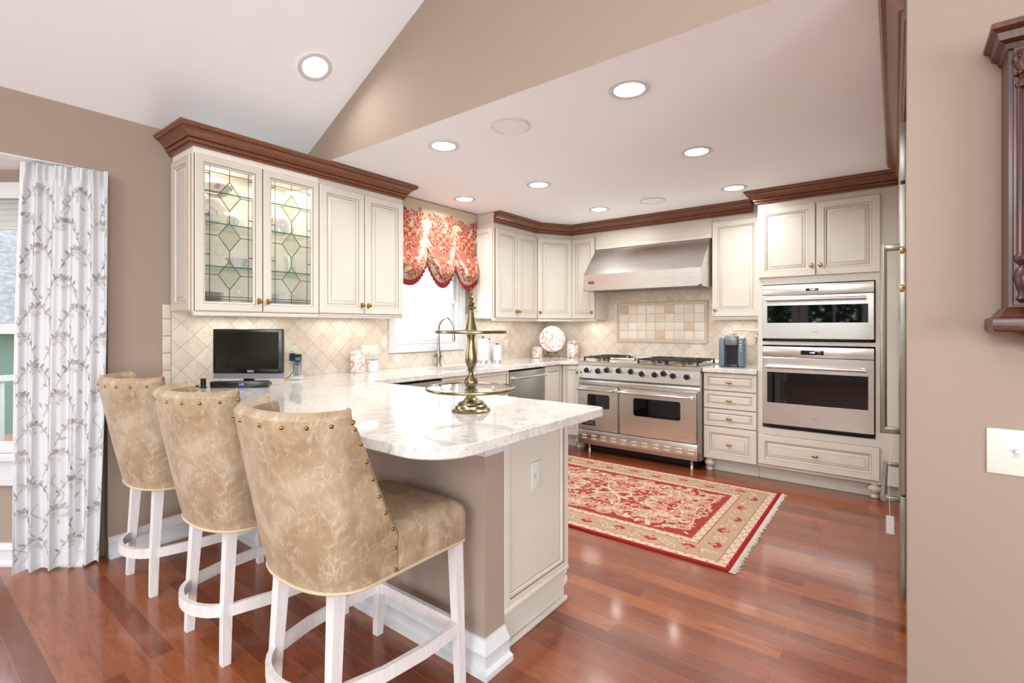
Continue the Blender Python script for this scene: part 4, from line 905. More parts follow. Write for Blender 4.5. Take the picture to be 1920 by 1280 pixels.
for e, s_ in ((0, -1), (RWd, 1)):
    k = 0
    while k*.008 < RHt:
        y = k*.008; x1 = e+s_*random.uniform(.024, .04); m.tube([(e-s_*.004, y, .007), (e+s_*.02, y+random.uniform(-.004, .004), .006), (x1, y+random.uniform(-.007, .007), .003)], [.0032, .003, .002], 5); k += 1
m.build('fringe', M['r_fringe'], rug, kind='stuff')

# ------------------------------------------------------------------ bar stools
st = thing('bar_stool', 'x', 'stool', (-1.465, .82, 0))     # origin between the rear feet, y toward the counter
def shell(u, t, off):
    # u 0..1 round the U, t 0 bottom .. 1 top, off = inward offset
    yr = -.055-.105*t**.9; hw = .236+.018*t; R = .15+.02*t
    yw = .185-.005*t if t < .25 else .184-.175*((t-.25)/.75)**.85
    hw -= off; yr += off; R = max(R-off*.4, .02); z = .505+.512*t
    a = (u-.5)*2
    k = .62
    if abs(a) <= k:
        th = a/k*PI/2; sn = math.sin(th); x = math.copysign(abs(sn)**.85, sn)*hw; y = yr+R-R*max(math.cos(th), 0)**.9
    else:
        f_ = (abs(a)-k)/(1-k); x = math.copysign(hw, a); y = (yr+R)+f_*(yw-(yr+R))
    return (x, y, z+.012*abs(a)**3*t-.035*max(0, (abs(a)-.88)/.12)**2*t**12)
m = MB(); NU, NV = 48, 18
for off in (0, .045): m.sheet(lambda u, v, off=off: shell(u, v, off), NU, NV)
rim = [[] for _ in range(5)]
path = [(0, j/NV) for j in range(NV)]+[(i/NU, 1) for i in range(NU)]+[(1, 1-j/NV) for j in range(NV+1)]
for q in range(7):
    s_ = q/6; rim_r = []
    for (u, v) in path:
        A, B = Vector(shell(u, v, 0)), Vector(shell(u, v, .045)); p = A.lerp(B, s_); bul = math.sin(PI*s_)*.020
        if v >= .999: p.z += bul*(.6 if u in (0, 1) else 1)
        if u in (0, 1): p.y += bul*(.5 if v >= .999 else 1)
        rim_r.append(tuple(p))
    rim.append(rim_r)
rim = [r for r in rim if r]
m.loft(rim, 0, False, False, False)
backrest = m.build('backrest', M['leather'], st, ang=60)
m = MB()
# seat cushion: softened block
def seat(mb):
    rings = []
    for (z, g_) in ((.505, .0), (.52, .004), (.60, .004), (.625, -.004), (.640, -.02), (.648, -.06), (.650, -.12)):
        x1 = .232+g_; y0, y1 = .178, .515+g_; r = .035; P = []
        for cx, cy_, a0 in ((x1-r, y1-r, 0), (-x1+r, y1-r, PI/2), (-x1+r, y0+r, PI), (x1-r, y0+r, 3*PI/2)):
            for k in range(5): a = a0+PI/2*k/4; P.append((cx+r*math.cos(a), cy_+r*math.sin(a), z))
        rings.append(P)
    mb.loft(rings, 0, True)
seat(m); seat_o = m.build('seat', M['leather'], st, ang=60)
# piping round the bottom
pp = [shell(i/40, 0, 0) for i in range(41)]; pp = [(x, y, .505) for x, y, z in pp]
pp += [(.234, .3, .505), (.235, .49, .505), (.215, .515, .505), (0, .518, .505), (-.215, .515, .505), (-.235, .49, .505), (-.234, .3, .505)]
m = MB(); m.tube(pp, .0055, 8, closed=True); m.build('piping', M['piping'], st, label='pale welting along the bottom edge')
nail_pos = [(.04+.92*k/13, .965) for k in range(14)]
for (u, v) in nail_pos: 
    p = Vector(shell(u, v, 0)); q = Vector(shell(u, v, -.006)); n_ = (q-p); n_.normalize(); m = MB(); m.ball(tuple(p), .0062, 10); m.build('nailhead', M['nail'], backrest)
for sd in (0, 1):
    for v in (.03, .16, .28, .39, .50, .61, .72, .83, .93): p = Vector(shell(.985 if sd else .015, v, 0)); m = MB(); m.ball(tuple(p), .0062, 10); m.build('nailhead', M['nail'], backrest)
def leg(x0, y0, x1, y1, w0=.040, w1=.030):
    m = MB(); R = []
    for t in (0, .35, 1):
        k = t if t != .35 else .22; cx, cy_ = x1+(x0-x1)*t, y1+(y0-y1)*k; w_ = w1+(w0-w1)*t
        R.append([(cx-w_/2, cy_-w_/2, .508*t), (cx+w_/2, cy_-w_/2, .508*t), (cx+w_/2, cy_+w_/2, .508*t), (cx-w_/2, cy_+w_/2, .508*t)])
    m.loft(R); m.build('leg', M['whitewood'], st, ang=20)
for s_ in (1, -1): leg(s_*.155, .025, s_*.172, .0); leg(s_*.205, .475, s_*.235, .47)
def strip(pts, name):
    m = MB(); R = []
    P = [Vector(p) for p in pts]
    for i, p in enumerate(P):
        t = (P[min(i+1, len(P)-1)]-P[max(i-1, 0)]).normalized(); n_ = Vector((-t.y, t.x)); R.append([(p.x+n_.x*a, p.y+n_.y*a, z) for a, z in ((-.009, .178), (.009, .178), (.009, .222), (-.009, .222))])
    m.loft(R); m.build(name, M['whitewood'], st)
strip([(-.225, .47), (.225, .47)], 'footrest')
for s_ in (1, -1): strip([(s_*.175, .01), (s_*.215, .15), (s_*.232, .30), (s_*.23, .455)], 'side_rail')
strip([(.165*math.sin(t)/math.sin(1.2), .01-.085*(math.cos(t)-math.cos(1.2))/(1-math.cos(1.2))) for t in [-1.2+2.4*k/12 for k in range(13)]], 'rear_rail')
st2 = copy_tree(st); st2.location = (-2.175, .82, 0); st3 = copy_tree(st); st3.location = (-2.953, .82, 0)
for o, lab in ((st, 'tan leather bar stool nearest the viewer, with its seat showing in front of the peninsula'), (st2, 'middle tan leather bar stool of the three, seen from behind'), (st3, 'tan leather bar stool nearest the white curtain')):
    tag(o, lab, 'stool', 'leather bar stools at the peninsula')

# ------------------------------------------------------------------ bay curtain
random.seed(7)
cu0 = Vector((-3.66, .405)); cu1 = Vector((-3.455, .835))
folds = [0, .10, .26, .36, .55, .66, .80, 1.0]
def curt(s, t, h=0):
    # s across 0..1, t 0 bottom..1 top
    b0 = Vector((-3.60, .46)).lerp(Vector((-3.53, .475)), t); b1 = Vector((-3.40, .775)).lerp(Vector((-3.405, .80)), t)
    p = b0.lerp(b1, s); d_ = (b1-b0).normalized(); n_ = Vector((d_.y, -d_.x))
    amp = (.020*(1-t)+.010*t+.007)*(1-.3*math.exp(-((t-.5)/.3)**2)); ph = s*2*PI*5.2+.9*math.sin(s*7)
    o = amp*math.sin(ph)+.006*math.sin(ph*2.3+t*3)+.02*math.sin(PI*t)*math.sin(PI*s)
    z = .012+2.100*t
    if t > .96: o += .008*math.sin(s*2*PI*16)
    p = p+n_*(o+.03+h)
    p = p+d_*(.006*math.cos(ph)*(1-t)+.02*math.sin(PI*t)*(s-.5))
    return (p.x, p.y, z)
m = MB(); m.sheet(lambda u, v: curt(u, v), 180, 90); m.sheet(lambda u, v: curt(u, v, -.003), 180, 90)
CW, CH = .62, 2.08
d = Draw(m, lambda x, y, h: curt(min(max(x/CW, .003), .997), min(max(y/CH, .003), .995), .0012+h), .0004)
def branch(x, y, s_, fl):
    P = [(x+fl*(.01+.13*t), y+.11*t+.05*math.sin(t*3)) for t in [k/10 for k in range(11)]]; d.rib(P, .0022, 1, 1)
    for k, (px, py) in enumerate(P[1:]):
        a = (PI/2+(.7 if k % 2 else -.7)) if fl > 0 else (PI/2-(.7 if k % 2 else -.7)); d.leaf(px, py, a, random.uniform(.024, .038), .0065, random.choice([1, 3, 3, 2]), 2)
    px, py = P[6]
    for k in range(5): d.disc(px+fl*.02+random.uniform(-.03, .03), py-.02+random.uniform(-.02, .025), random.uniform(.006, .010), 2, 3, 10, 0, 0)
row = 0; y = .03
while y < CH-.12:
    for j in range(5):
        if random.random() < .5: d.leaf(j*.13+random.uniform(0, .1), y+random.uniform(.02, .12), random.uniform(0, 6.3), .03, .007, 3, 2)
        fl = 1 if (row+j) % 2 == 0 else -1; xx = .01+j*.135+(.04 if row % 2 else 0)+(0 if fl > 0 else .12); branch(xx, y+random.uniform(-.01, .01), 1, fl)
    P = [(.05+.13*((row) % 5)+.03*math.sin(t*6), y+.16*t) for t in [k/8 for k in range(9)]]; d.rib(P, .002, 1, 1)
    y += .150; row += 1
cur = m.build('curtain', [M['linen'], M['vine'], M['bud'], M['leaf2']], recalc=False, ang=80, label='long white curtain with grey-tan leafy branches hanging at the left', cat='curtain')

# ------------------------------------------------------------------ red valance
random.seed(3)
val = thing('window_valance', 'red and cream floral balloon valance over the sink window', 'valance', (-3.33, 2.603, 0))
vy = [0, .437, .797, 1.125]; ztop = 2.385
def vsurf(y, h_, off=0):    # y along, h_ 0 bottom..1 top
    for i in range(3):
        if y <= vy[i+1]+1e-6 or i == 2: break
    s_ = min(max((y-vy[i])/(vy[i+1]-vy[i]), 0), 1); c_ = abs(2*s_-1)
    zb = 1.675+.20*c_**2.2 if not (i == 2 and s_ > .5) else 1.675+.10*c_**2.2
    z = zb+(ztop-zb)*h_
    bel = (1-c_**3)
    x = .01+.012*bel+(.075*bel+.012)*math.exp(-((h_-.13)/.17)**2)+.008*bel*math.sin(h_*9+y*4)
    if h_ < .10: x -= .05*(1-h_/.10)**2*bel
    return (x+off, y, z)
m = MB(); m.sheet(lambda u, v: vsurf(.002+u*1.12, v), 110, 50); m.sheet(lambda u, v: vsurf(.002+u*1.12, v, -.004), 110, 50)
d = Draw(m, lambda x, y, h: vsurf(min(max(x, .004), 1.12), min(max(y, .01), .99), .0015+h), .0005)
VH = .75
class D2(Draw): pass
d = D2(m, lambda x, y, h: vsurf(min(max(x, .004), 1.12), min(max(y/VH, .01), .99), .0015+h), .0005)
def rose(x, y, r):
    d.disc(x, y, r, 2, 3, 20, 6, .1); 
    for k in range(8): a = k*PI/4+.3; d.leaf(x+.25*r*math.cos(a), y+.25*r*math.sin(a), a+.7, r*.75, r*.2, 1 if k % 2 else 3, 4)
    d.disc(x, y, r*.42, 1, 5, 14, 5, .15); d.disc(x, y, r*.22, 4, 6, 10); d.disc(x, y, r*.1, 1, 7, 8)
def spray(x, y, a, n_, l, mi):
    for k in range(n_): aa = a+(k-(n_-1)/2)*.38; d.leaf(x, y, aa, l*random.uniform(.7, 1.1), l*.13, mi, 2); d.leaf(x+l*.2*math.cos(aa), y+l*.2*math.sin(aa), aa+.1, l*.5, l*.05, 4 if k % 2 else 2, 3)
for i in range(3):
    cx = (vy[i]+vy[i+1])/2
    for bx, by, sc in ((cx+.02, .42, 1.15), (cx-.02, .17, 1.05)):
        for (ox, oy, r) in ((0, 0, .062), (-.085, .05, .045), (.075, .075, .04), (-.03, .11, .038), (.06, -.07, .03)): rose(bx+ox*sc, by+oy*sc, r*sc)
        spray(bx-.06, by+.14, 1.9, 5, .11, 1); spray(bx+.08, by+.13, 1.0, 6, .10, 1); spray(bx+.10, by-.02, -.4, 5, .08, 2); spray(bx-.11, by-.02, 3.5, 5, .08, 2); spray(bx, by-.08, -1.6, 5, .085, 1)
        spray(bx+.0, by+.0, 2.6, 4, .14, 2); spray(bx-.08, by-.08, -2.2, 4, .07, 1); spray(bx+.12, by+.20, 1.6, 3, .07, 2)
    for q in range(5): spray(cx-.14+.07*q, .56+.03*(q % 2), 1.57+random.uniform(-.5, .5), 4, .08, 1 if q % 2 else 2)
    P = [(cx-.12+.01*k+0*k, .30+.03*math.sin(k*.5)) for k in range(26)]; d.rib(P, .006, 1, 2)
    P = [(cx+.05*math.cos(t)*(1-t/9), .10+.05*math.sin(t)*(1-t/9)) for t in [k*.45 for k in range(15)]]; d.rib(P, .008, 2, 4)
for _ in range(900):
    i = random.randrange(3); yy = (vy[i]+vy[i+1])/2+random.gauss(0, .085); zz = random.uniform(.02, .62)
    d.leaf(min(max(yy, .01), 1.11), zz, random.uniform(0, 6.3), random.uniform(.02, .06), .008, random.choice([1, 2, 2, 3, 3]), 1)
m.build('fabric', [M['toile'], M['tred'], M['tred2'], M['tpink'], M['toile']], val, recalc=False, ang=70)
m = MB()
def ruf(u, v):
    y = .002+u*1.12
    x, yy, z = vsurf(y, 0); pl_ = math.sin(u*2*PI*46); return (x+.004+v*(.006+.010*pl_), yy, z+.006-.052*v)
m.sheet(ruf, 460, 3); m.build('ruffle', M['ruffle'], val, recalc=False, ang=80, label='deep red pleated ruffle')
m = MB(); m.sheet(lambda u, v: (vsurf(.002+u*1.12, 0)[0]-.018-.01*math.sin(v*PI), .002+u*1.12, vsurf(.002+u*1.12, 0)[2]-.012+.09*v), 60, 4); m.build('lining', M['toile'], val, recalc=False)
m = MB(); m.box(-.075, .012, .0, 1.124, 2.375, 2.393); m.build('mounting_board', M['toile'], val)

# ------------------------------------------------------------------ tiered stand
ts = thing('tiered_stand', 'tall brass two-tier glass stand on the peninsula', 'serving stand', (-1.436, 1.573, CTR))
m = MB(); m.lathe([(.083, 0), (.084, .004), (.078, .012), (.070, .016), (.068, .026), (.058, .030), (.052, .040), (.034, .048), (.020, .062), (.013, .080), (.012, .094)], n=40)
m.lathe([(.018, .100), (.027, .112), (.030, .124), (.027, .136), (.014, .15), (.010, .162), (.012, .170), (.02, .177), (.012, .184), (.018, .19), (.024, .21), (.024, .24), (.016, .28), (.015, .31), (.020, .328)], n=28)
m.lathe([(.026, .346), (.024, .356), (.018, .38), (.011, .42), (.009, .432), (.02, .438), (.023, .444), (.010, .450), (.014, .456), (.017, .462), (.007, .468), (.009, .478), (.012, .485), (.006, .494), (.009, .50), (.004, .51), (.003, .52), (.001, .53)], n=24); m.build('stem', M['obrass'], ts, label='turned antique brass stem and base')
for z, r in ((.097, .190), (.338, .150)):
    m = MB(); m.lathe([(.004, z-.003), (r-.003, z-.003), (r-.003, z+.003), (.004, z+.003)], n=56); o = m.build('glass_tier', M['shelfglass'], ts)
    m = MB(); R = [(r+.004*math.cos(a), z+.0065*math.sin(a)) for a in [2*PI*k/8 for k in range(8)]]
    m.loft([[(p*math.cos(t), p*math.sin(t), q) for p, q in R] for t in [2*PI*k/64 for k in range(64)]], 0, False, True); m.lathe([(.028, z-.008), (.028, z-.003), (.004, z-.003)], n=24); m.build('brass_rim', M['obrass'], o)

# ------------------------------------------------------------------ small things on the counter
def jar(name, label, x, y, z, h, r, mat, oct_=True, cat='canister', lidm=None, knobm=None, n=None):
    j = thing(name, label, cat, (x, y, z)); n = n or (8 if oct_ else 28)
    m = MB(); m.lathe([(r*.92, 0), (r, .006), (r, h*.70), (r*.93, h*.74), (r*.9, h*.77)], n=n); m.build('body', mat, j, ang=30)
    m = MB(); m.lathe([(r*.98, h*.775), (r*1.0, h*.80), (r*.98, h*.86), (r*.5, h*.93), (r*.16, h*.94)], n=n); li = m.build('lid', lidm or mat, j)
    m = MB(); m.lathe([(r*.12, h*.93), (r*.2, h*.95), (r*.22, h*.98), (r*.08, h)], n=12); m.build('lid_knob', knobm or lidm or mat, li); return j
jar('canister', 'red toile printed canister with lid near the triple switch plate', -3.335, 2.335, CTR, .185, .056, M['china'])
jar('sugar_bowl', 'low white lidded pot with dark knob beside the toile canister', -3.30, 2.455, CTR, .095, .045, M['porcelain'], False, 'pot', None, M['bronze'])
jar('canister', 'small toile printed canister left of the display plate', -3.26, 4.70, CTR, .135, .062, M['china'])
jar('canister', 'tall toile printed canister right of the display plate', -2.955, 4.985, CTR, .215, .068, M['china'])
def wcan(x, y, h, r, lab):
    c = thing('white_canister', lab, 'canister', (x, y, CTR), 0, 'white canisters beside the sink')
    m = MB(); m.lathe([(r*1.0, 0), (r, .018), (r*.93, .022)], n=28); m.build('chrome_base', M['chrome'], c)
    m = MB(); m.lathe([(r*.94, .022), (r, .03), (r, h*.80), (r*.96, h*.82)], n=28); m.build('body', M['porcelain'], c)
    m = MB(); m.lathe([(r, h*.825), (r*1.02, h*.85), (r*.9, h*.91), (r*.2, h*.935)], n=28); l_ = m.build('lid', M['porcelain'], c)
    m = MB(); m.lathe([(.005, h*.93), (.006, h*.945), (.016, h*.975), (.013, h), (.002, h*.995)], n=12); m.build('lid_knob', M['iron'], l_)
wcan(-3.29, 3.785, .26, .062, 'largest white canister with dark knob, beside the sink'); wcan(-3.335, 3.93, .235, .052, 'middle-sized white canister behind the smallest one'); wcan(-3.205, 3.905, .19, .046, 'smallest white canister with chrome base')
# plate on easel
PL = Vector((-3.16, 4.86, CTR)); pz_ = math.radians(38)
pst = thing('plate_easel', 'bronze scrolled easel holding the display plate', 'easel', PL, pz_)
m = MB()
for s_ in (-1, 1):
    m.tube([(s_*.075, -.03, .003), (s_*.085, -.03, .02), (s_*.06, -.028, .03), (s_*.055, -.02, .07), (s_*.08, -.02, .09), (s_*.09, -.022, .13), (s_*.075, -.026, .145), (s_*.065, -.026, .13)], .0035, 8)
    m.tube([(s_*.055, -.02, .065), (s_*.04, .0, .06), (0, .06, .003)], .003, 8); m.tube([(s_*.055, -.02, .06), (0, -.015, .062)], .003, 8)
    m.tube([(s_*.03, -.028, .003), (s_*.035, -.03, .03), (s_*.055, -.022, .06)], .003, 8)
m.build('wire', M['bronze'], pst)
pp_ = thing('display_plate', 'round red toile plate standing on the bronze easel', 'plate', PL, pz_)
m = MB(); m.T = Matrix.Translation((0, 0, .215)) @ Matrix.Rotation(-.22, 4, 'X') @ Matrix.Rotation(PI/2, 4, 'X'); m.lathe([(.001, -.004), (.09, -.004), (.11, .002), (.148, .01), (.150, .014), (.147, .015), (.108, .006), (.09, .0), (.001, 0)], n=48); m.build('plate', M['china'], pp_)
# outlets and switches
outlet((XW+.0122, 1.845, 1.075), PI/2, .075, .12, 'white outlet on the tile between the screen and the phone', 'o1')
outlet((XW+.0122, 2.515, 1.064), PI/2, .165, .115, 'triple rocker switch plate on the tile left of the sink window', 'r3', name='switch_plate')
outlet((XW+.0122, 4.32, 1.07), PI/2, .075, .12, 'white single plate on the tile under the cabinets right of the window', 'r1', name='switch_plate')
outlet((-1.2118, 1.735, .642), PI/2, .082, .118, 'white outlet on the cream end panel of the peninsula', 'h1')
outlet((.262, YH-.0003, .932), 0, .118, .125, 'white toggle switch plate on the beige wall below the clock', 's1', name='switch_plate')
# plug adaptor
m = MB(); m.box(XW+.0205, XW+.055, 1.82, 1.86, 1.03, 1.085, 0, .004); m.tube([(XW+.04, 1.84, 1.03), (XW+.05, 1.84, .96), (-3.36, 1.80, .925), (-3.27, 1.72, .92)], .0025, 6); m.build('power_adapter', M['black'], label='black plug adapter in the outlet behind the phone', cat='adapter')
# television
tv = thing('television', 'small black flat screen television on the counter', 'television', (-3.165, 1.425, 0), YAW)
m = MB(); m.box(-.215, .215, 0, .035, .985, 1.26, 0, .006); m.box(-.12, .12, .035, .055, 1.03, 1.2, 0, .01); m.build('case', M['black'], tv)
m = MB(); m.box(-.193, .193, -.0015, .0, 1.012, 1.242); m.build('screen', M['screen'], tv)
m = MB(); m.add([(-.21, .002, .985), (.21, .002, .985), (.216, -.012, .955), (-.206, -.012, .955), (-.21, .03, .985), (.21, .03, .985), (.216, .03, .955), (-.206, .03, .955)], [(0, 1, 2, 3), (4, 7, 6, 5), (0, 4, 5, 1), (1, 5, 6, 2), (2, 6, 7, 3), (3, 7, 4, 0)]); m.build('speaker_bar', M['silver'], tv)
m = MB(); m.box(-.03, .03, .01, .03, .92, .957); m.box(-.12, .12, -.03, .07, CTR+.0005, .925, 0, .004); m.build('stand', M['black'], tv)
text('VIZIO', .016, (.02, -.003, .9985), tv, M['porcelain'], 'lettering', bold=True)
cbx = thing('cable_box', 'flat black cable box with blue clock in front of the television', 'set-top box', (-3.065, 1.34, CTR), YAW)
cbx.location = (-3.075, 1.345, CTR); cbx.rotation_euler = (0, 0, YAW+.12)
m = MB(); m.box(-.16, .16, -.025, .02, .0005, .038, 0, .003); m.build('case', M['black'], cbx); text('4:02', .017, (.015, -.0256, .02), cbx, M['lcdb'], 'digits')
m = MB(); m.lathe([(.02, 0), (.02, .004), (.014, .006), (.014, .05), (.018, .055)], (-3.225, 1.20, CTR), 14); m.tube([(-3.225, 1.18, CTR+.01), (-3.245, 1.14, CTR+.012), (-3.20, 1.12, CTR+.008), (-3.24, 1.09, CTR+.008)], .006, 8); m.build('cable_plug', M['black'], label='black cable and plug at the left of the cable box', cat='cable')
ph = thing('cordless_phone', 'silver cordless phone standing in its white charger', 'telephone', (-3.22, 1.775, CTR), YAW+.12)
m = MB(); m.box(-.04, .04, -.03, .045, 0, .018, 0, .006); m.box(-.03, .03, -.01, .035, .018, .028, 0, .005); m.build('charger', M['porcelain'], ph)
T_ = Matrix.Translation((0, .005, .022)) @ Matrix.Rotation(-.22, 4, 'X')
m = MB(); m.T = T_; m.box(-.024, .024, -.012, .012, 0, .155, 0, .008); m.T = Matrix.Identity(4); hs = m.build('handset', M['silver'], ph)
m = MB(); m.T = T_; m.box(-.021, .021, -.0135, -.012, .098, .15, 1, .0005); m.box(-.016, .016, -.0145, -.0134, .105, .128, 2, .0003)
m.T = Matrix.Identity(4); m.build('screen', [M['ltgrey'], M['black'], M['grey']], hs)
m = MB(); m.T = T_
for i in range(3):
    for j in range(5): m.box(-.018+i*.0135, -.009+i*.0135, -.0142, -.012, .012+j*.0125, .020+j*.0125, 0, .001)
m.lathe([(.008, 0), (.008, .001)], (0, -.013, .086), 12, 1); m.T = Matrix.Identity(4); m.build('keypad', [M['ltgrey'], M['black']], hs)
# coffee maker
km = thing('coffee_maker', 'grey-blue single-cup coffee maker on the short counter by the wall ovens', 'coffee maker', (-1.165, 4.80, CTR), .12)
m = MB(); m.box(-.098, .098, -.02, .13, 0, .27, 1, .02)
m.box(-.105, -.052, -.115, .10, 0, .262, 0, .02); m.box(.052, .105, -.115, .10, 0, .262, 0, .02); m.build('housing', [M['grey'], M['ltgrey']], km)
m = MB(); m.box(-.055, .055, -.125, .03, .19, .285, 0, .022); hd_ = m.build('brew_head', M['silver'], km); m = MB(); m.lathe([(.04, .285), (.036, .298), (.01, .302)], (0, -.03, 0), 20); m.build('lid_handle', M['chrome'], hd_); text('KEURIG', .014, (0, -.1258, .235), hd_, M['grey'])
m = MB(); m.box(-.05, .05, -.028, -.02, .02, .19); m.box(-.055, .055, -.12, -.02, 0, .022, 0, .004); m.build('drip_tray', M['black'], km)
for k in range(4):
    m = MB(); m.ball((.078, -.115, .225-k*.026), .008, 10); m.build('button', M['chrome'], km)
# pot filler
pf = thing('pot_filler', 'wall-mounted nickel pot filler faucet above the coffee maker', 'faucet', (-1.02, YB-.0123, 1.18))
m = MB(); m.T = Matrix.Rotation(PI/2, 4, 'X'); m.lathe([(.03, 0), (.03, .006), (.02, .012), (.014, .03), (.014, .05)], n=20); m.T = Matrix.Identity(4); m.ball((0, -.06, 0), .02); m.build('escutcheon', M['chrome'], pf)
m = MB(); m.tube([(0, -.06, -.0), (.0, -.06, -.05), (-.03, -.065, -.085), (-.1, -.08, -.09), (-.13, -.08, -.09)], .008, 10); m.build('lower_arm', M['chrome'], pf)
m = MB(); m.tube([(.085, -.06, .06), (-.17, -.1, .06), (-.2, -.105, .05), (-.215, -.11, .02)], .008, 10); m.cyl((.085, -.06, .0), (.085, -.06, .06), .01); m.tube([(0, -.06, 0), (.085, -.06, .0)], .008, 8); m.build('upper_arm', M['chrome'], pf)

# ------------------------------------------------------------------ china and glasses in the leaded cabinet
xm = -3.27
def china_thing(name, label, cat, x, y, z, prof, mat, handle=None, spout=False, grp=None, lid=None):
    o = thing(name, label, cat, (x, y, z), 0, grp); m = MB(); m.lathe(prof, n=28, cap=True); m.build('body', mat, o)
    if handle: m = MB(); m.tube(handle, .0045, 8); m.build('handle', mat, o)
    if spout: m = MB(); m.tube(spout, [.012, .009, .006], 10); m.build('spout', mat, o)
    if lid: m = MB(); m.lathe(lid, n=24); m.build('lid', mat, o)
S1, S2, S3, S0 = SH[0]+.0075, SH[1]+.0075, SH[2]+.0075, 1.3855
china_thing('teapot', 'white teapot with pink roses behind the right leaded door', 'teapot', xm+.02, 1.665, S2, [(.04, 0), (.055, .01), (.06, .04), (.057, .09), (.05, .10)], M['rosechina'], [(0, .057, .085), (0, .09, .09), (0, .10, .055), (0, .085, .02), (0, .058, .025)], [(0, -.055, .03), (0, -.08, .06), (0, -.09, .095)], lid=[(.052, .1005), (.04, .112), (.01, .118), (.008, .125), (.003, .13)])
china_thing('tureen', 'rose-printed white tureen on the upper shelf behind the left leaded door', 'tureen', xm+.02, 1.225, S2, [(.04, 0), (.07, .02), (.082, .06), (.08, .075), (.05, .105), (.012, .12), (.01, .13)], M['rosechina'])
china_thing('sauce_boat', 'white gravy boat on its saucer on the lower glass shelf', 'gravy boat', xm+.02, 1.40, S1, [(.07, 0), (.09, .008), (.09, .012), (.04, .016), (.055, .05), (.066, .065)], M['porcelain'], [(0, .055, .05), (0, .085, .06), (0, .075, .03), (0, .05, .03)])
china_thing('creamer', 'slim white creamer beside the rose tureen', 'jug', xm, 1.375, S2, [(.022, 0), (.03, .02), (.024, .06), (.02, .075)], M['porcelain'], [(0, .022, .07), (0, .045, .055), (0, .028, .02)])
china_thing('serving_bowl', 'nested white bowls at the bottom behind the right leaded door', 'bowl', xm+.03, 1.665, S0, [(.05, 0), (.07, .02), (.085, .05), (.088, .07), (.085, .07), (.087, .095), (.09, .10), (.084, .10), (.07, .06), (.001, .05)], M['porcelain'])
for k in range(9):
    china_thing('dinner_plate', 'white plate in the stack at the bottom behind the left leaded door', 'plate', xm+.01, 1.235, S0+k*.0105, [(.045, 0), (.05, .002), (.088, .009), (.088, .0102), (.05, .004), (.001, .004)], M['porcelain'], grp='white plates stacked in the leaded cabinet')
china_thing('footed_glass', 'clear stemmed glass beside the plates', 'glass', xm+.06, 1.395, S0, [(.03, 0), (.03, .003), (.004, .008), (.004, .05), (.022, .07), (.028, .10), (.024, .125)], M['shelfglass'])
china_thing('cup', 'small white cup at the bottom behind the left leaded door', 'cup', xm+.04, 1.455, S0, [(.022, 0), (.036, .02), (.038, .055), (.035, .055), (.03, .02), (.001, .01)], M['porcelain'])
for (y, dx) in ((1.57, .05), (1.62, -.02), (1.72, .05), (1.775, -.02)): china_thing('crystal_tumbler', 'clear crystal glass on the lower shelf behind the right leaded door', 'glass', xm+dx, y, S1, [(.024, 0), (.026, .004), (.033, .11), (.031, .11), (.025, .012), (.001, .01)], M['shelfglass'], grp='crystal glasses behind the right leaded door')
for (y, dx) in ((1.17, .04), (1.235, -.02), (1.29, .05)): china_thing('crystal_goblet', 'clear goblet on the lower shelf behind the left leaded door', 'glass', xm+dx, y, S1, [(.03, 0), (.03, .003), (.004, .008), (.004, .06), (.028, .08), (.035, .13), (.031, .14)], M['shelfglass'], grp='goblets behind the left leaded door')
china_thing('glass_bowl', 'cut glass bowl on the top shelf behind the right leaded door', 'bowl', xm, 1.67, S3, [(.03, 0), (.05, .01), (.085, .06), (.09, .08), (.085, .08), (.045, .02), (.001, .012)], M['shelfglass'])
china_thing('serving_bowl', 'white bowl on the top shelf behind the left leaded door', 'bowl', xm, 1.29, S3, [(.03, 0), (.05, .01), (.085, .05), (.09, .065), (.085, .065), (.045, .02), (.001, .012)], M['rosechina'])

# ------------------------------------------------------------------ wall clock
ck = thing('wall_clock', 'dark mahogany wall clock case with fluted columns at the right edge', 'clock', (.233, YH-.001, 0)); KW = .36
m = MB(); m.box(0, KW, -.112, 0, 1.29, 1.985); m.build('case', M['mahogany'], ck)
CK = [(0, 0), (.004, .002), (.008, .014), (.02, .022), (.024, .04), (.036, .05), (.036, .062), (.03, .066), (0, .066)]
m = MB(); m.sweep([(0, 0), (0, -.115), (KW, -.115), (KW, 0)], [(o, 1.985+z) for o, z in CK], -1 if False else 1); m.box(0, KW, -.112, 0, 1.985, 2.05); m.build('cornice', M['mahogany'], ck)
m = MB(); m.sweep([(0, 0), (0, -.115), (KW, -.115), (KW, 0)], [(0, 1.325), (.006, 1.322), (.02, 1.30), (.032, 1.296), (.034, 1.288), (.034, 1.268), (.03, 1.262), (0, 1.262)], 1); m.box(0, KW, -.112, 0, 1.262, 1.29); m.build('base_ledge', M['mahogany'], ck)
m = MB(); R = []
for k in range(9): t = k/8; wq = .5*KW-.02-.13*math.sin(t*PI/2)**1.2; R.append([(KW/2-wq, -.09+.05*t, 1.262-.09*t), (KW/2+wq, -.09+.05*t, 1.262-.09*t), (KW/2+wq, 0, 1.262-.09*t), (KW/2-wq, 0, 1.262-.09*t)])
m.loft(R); m.build('bottom_bracket', M['mahogany'], ck)
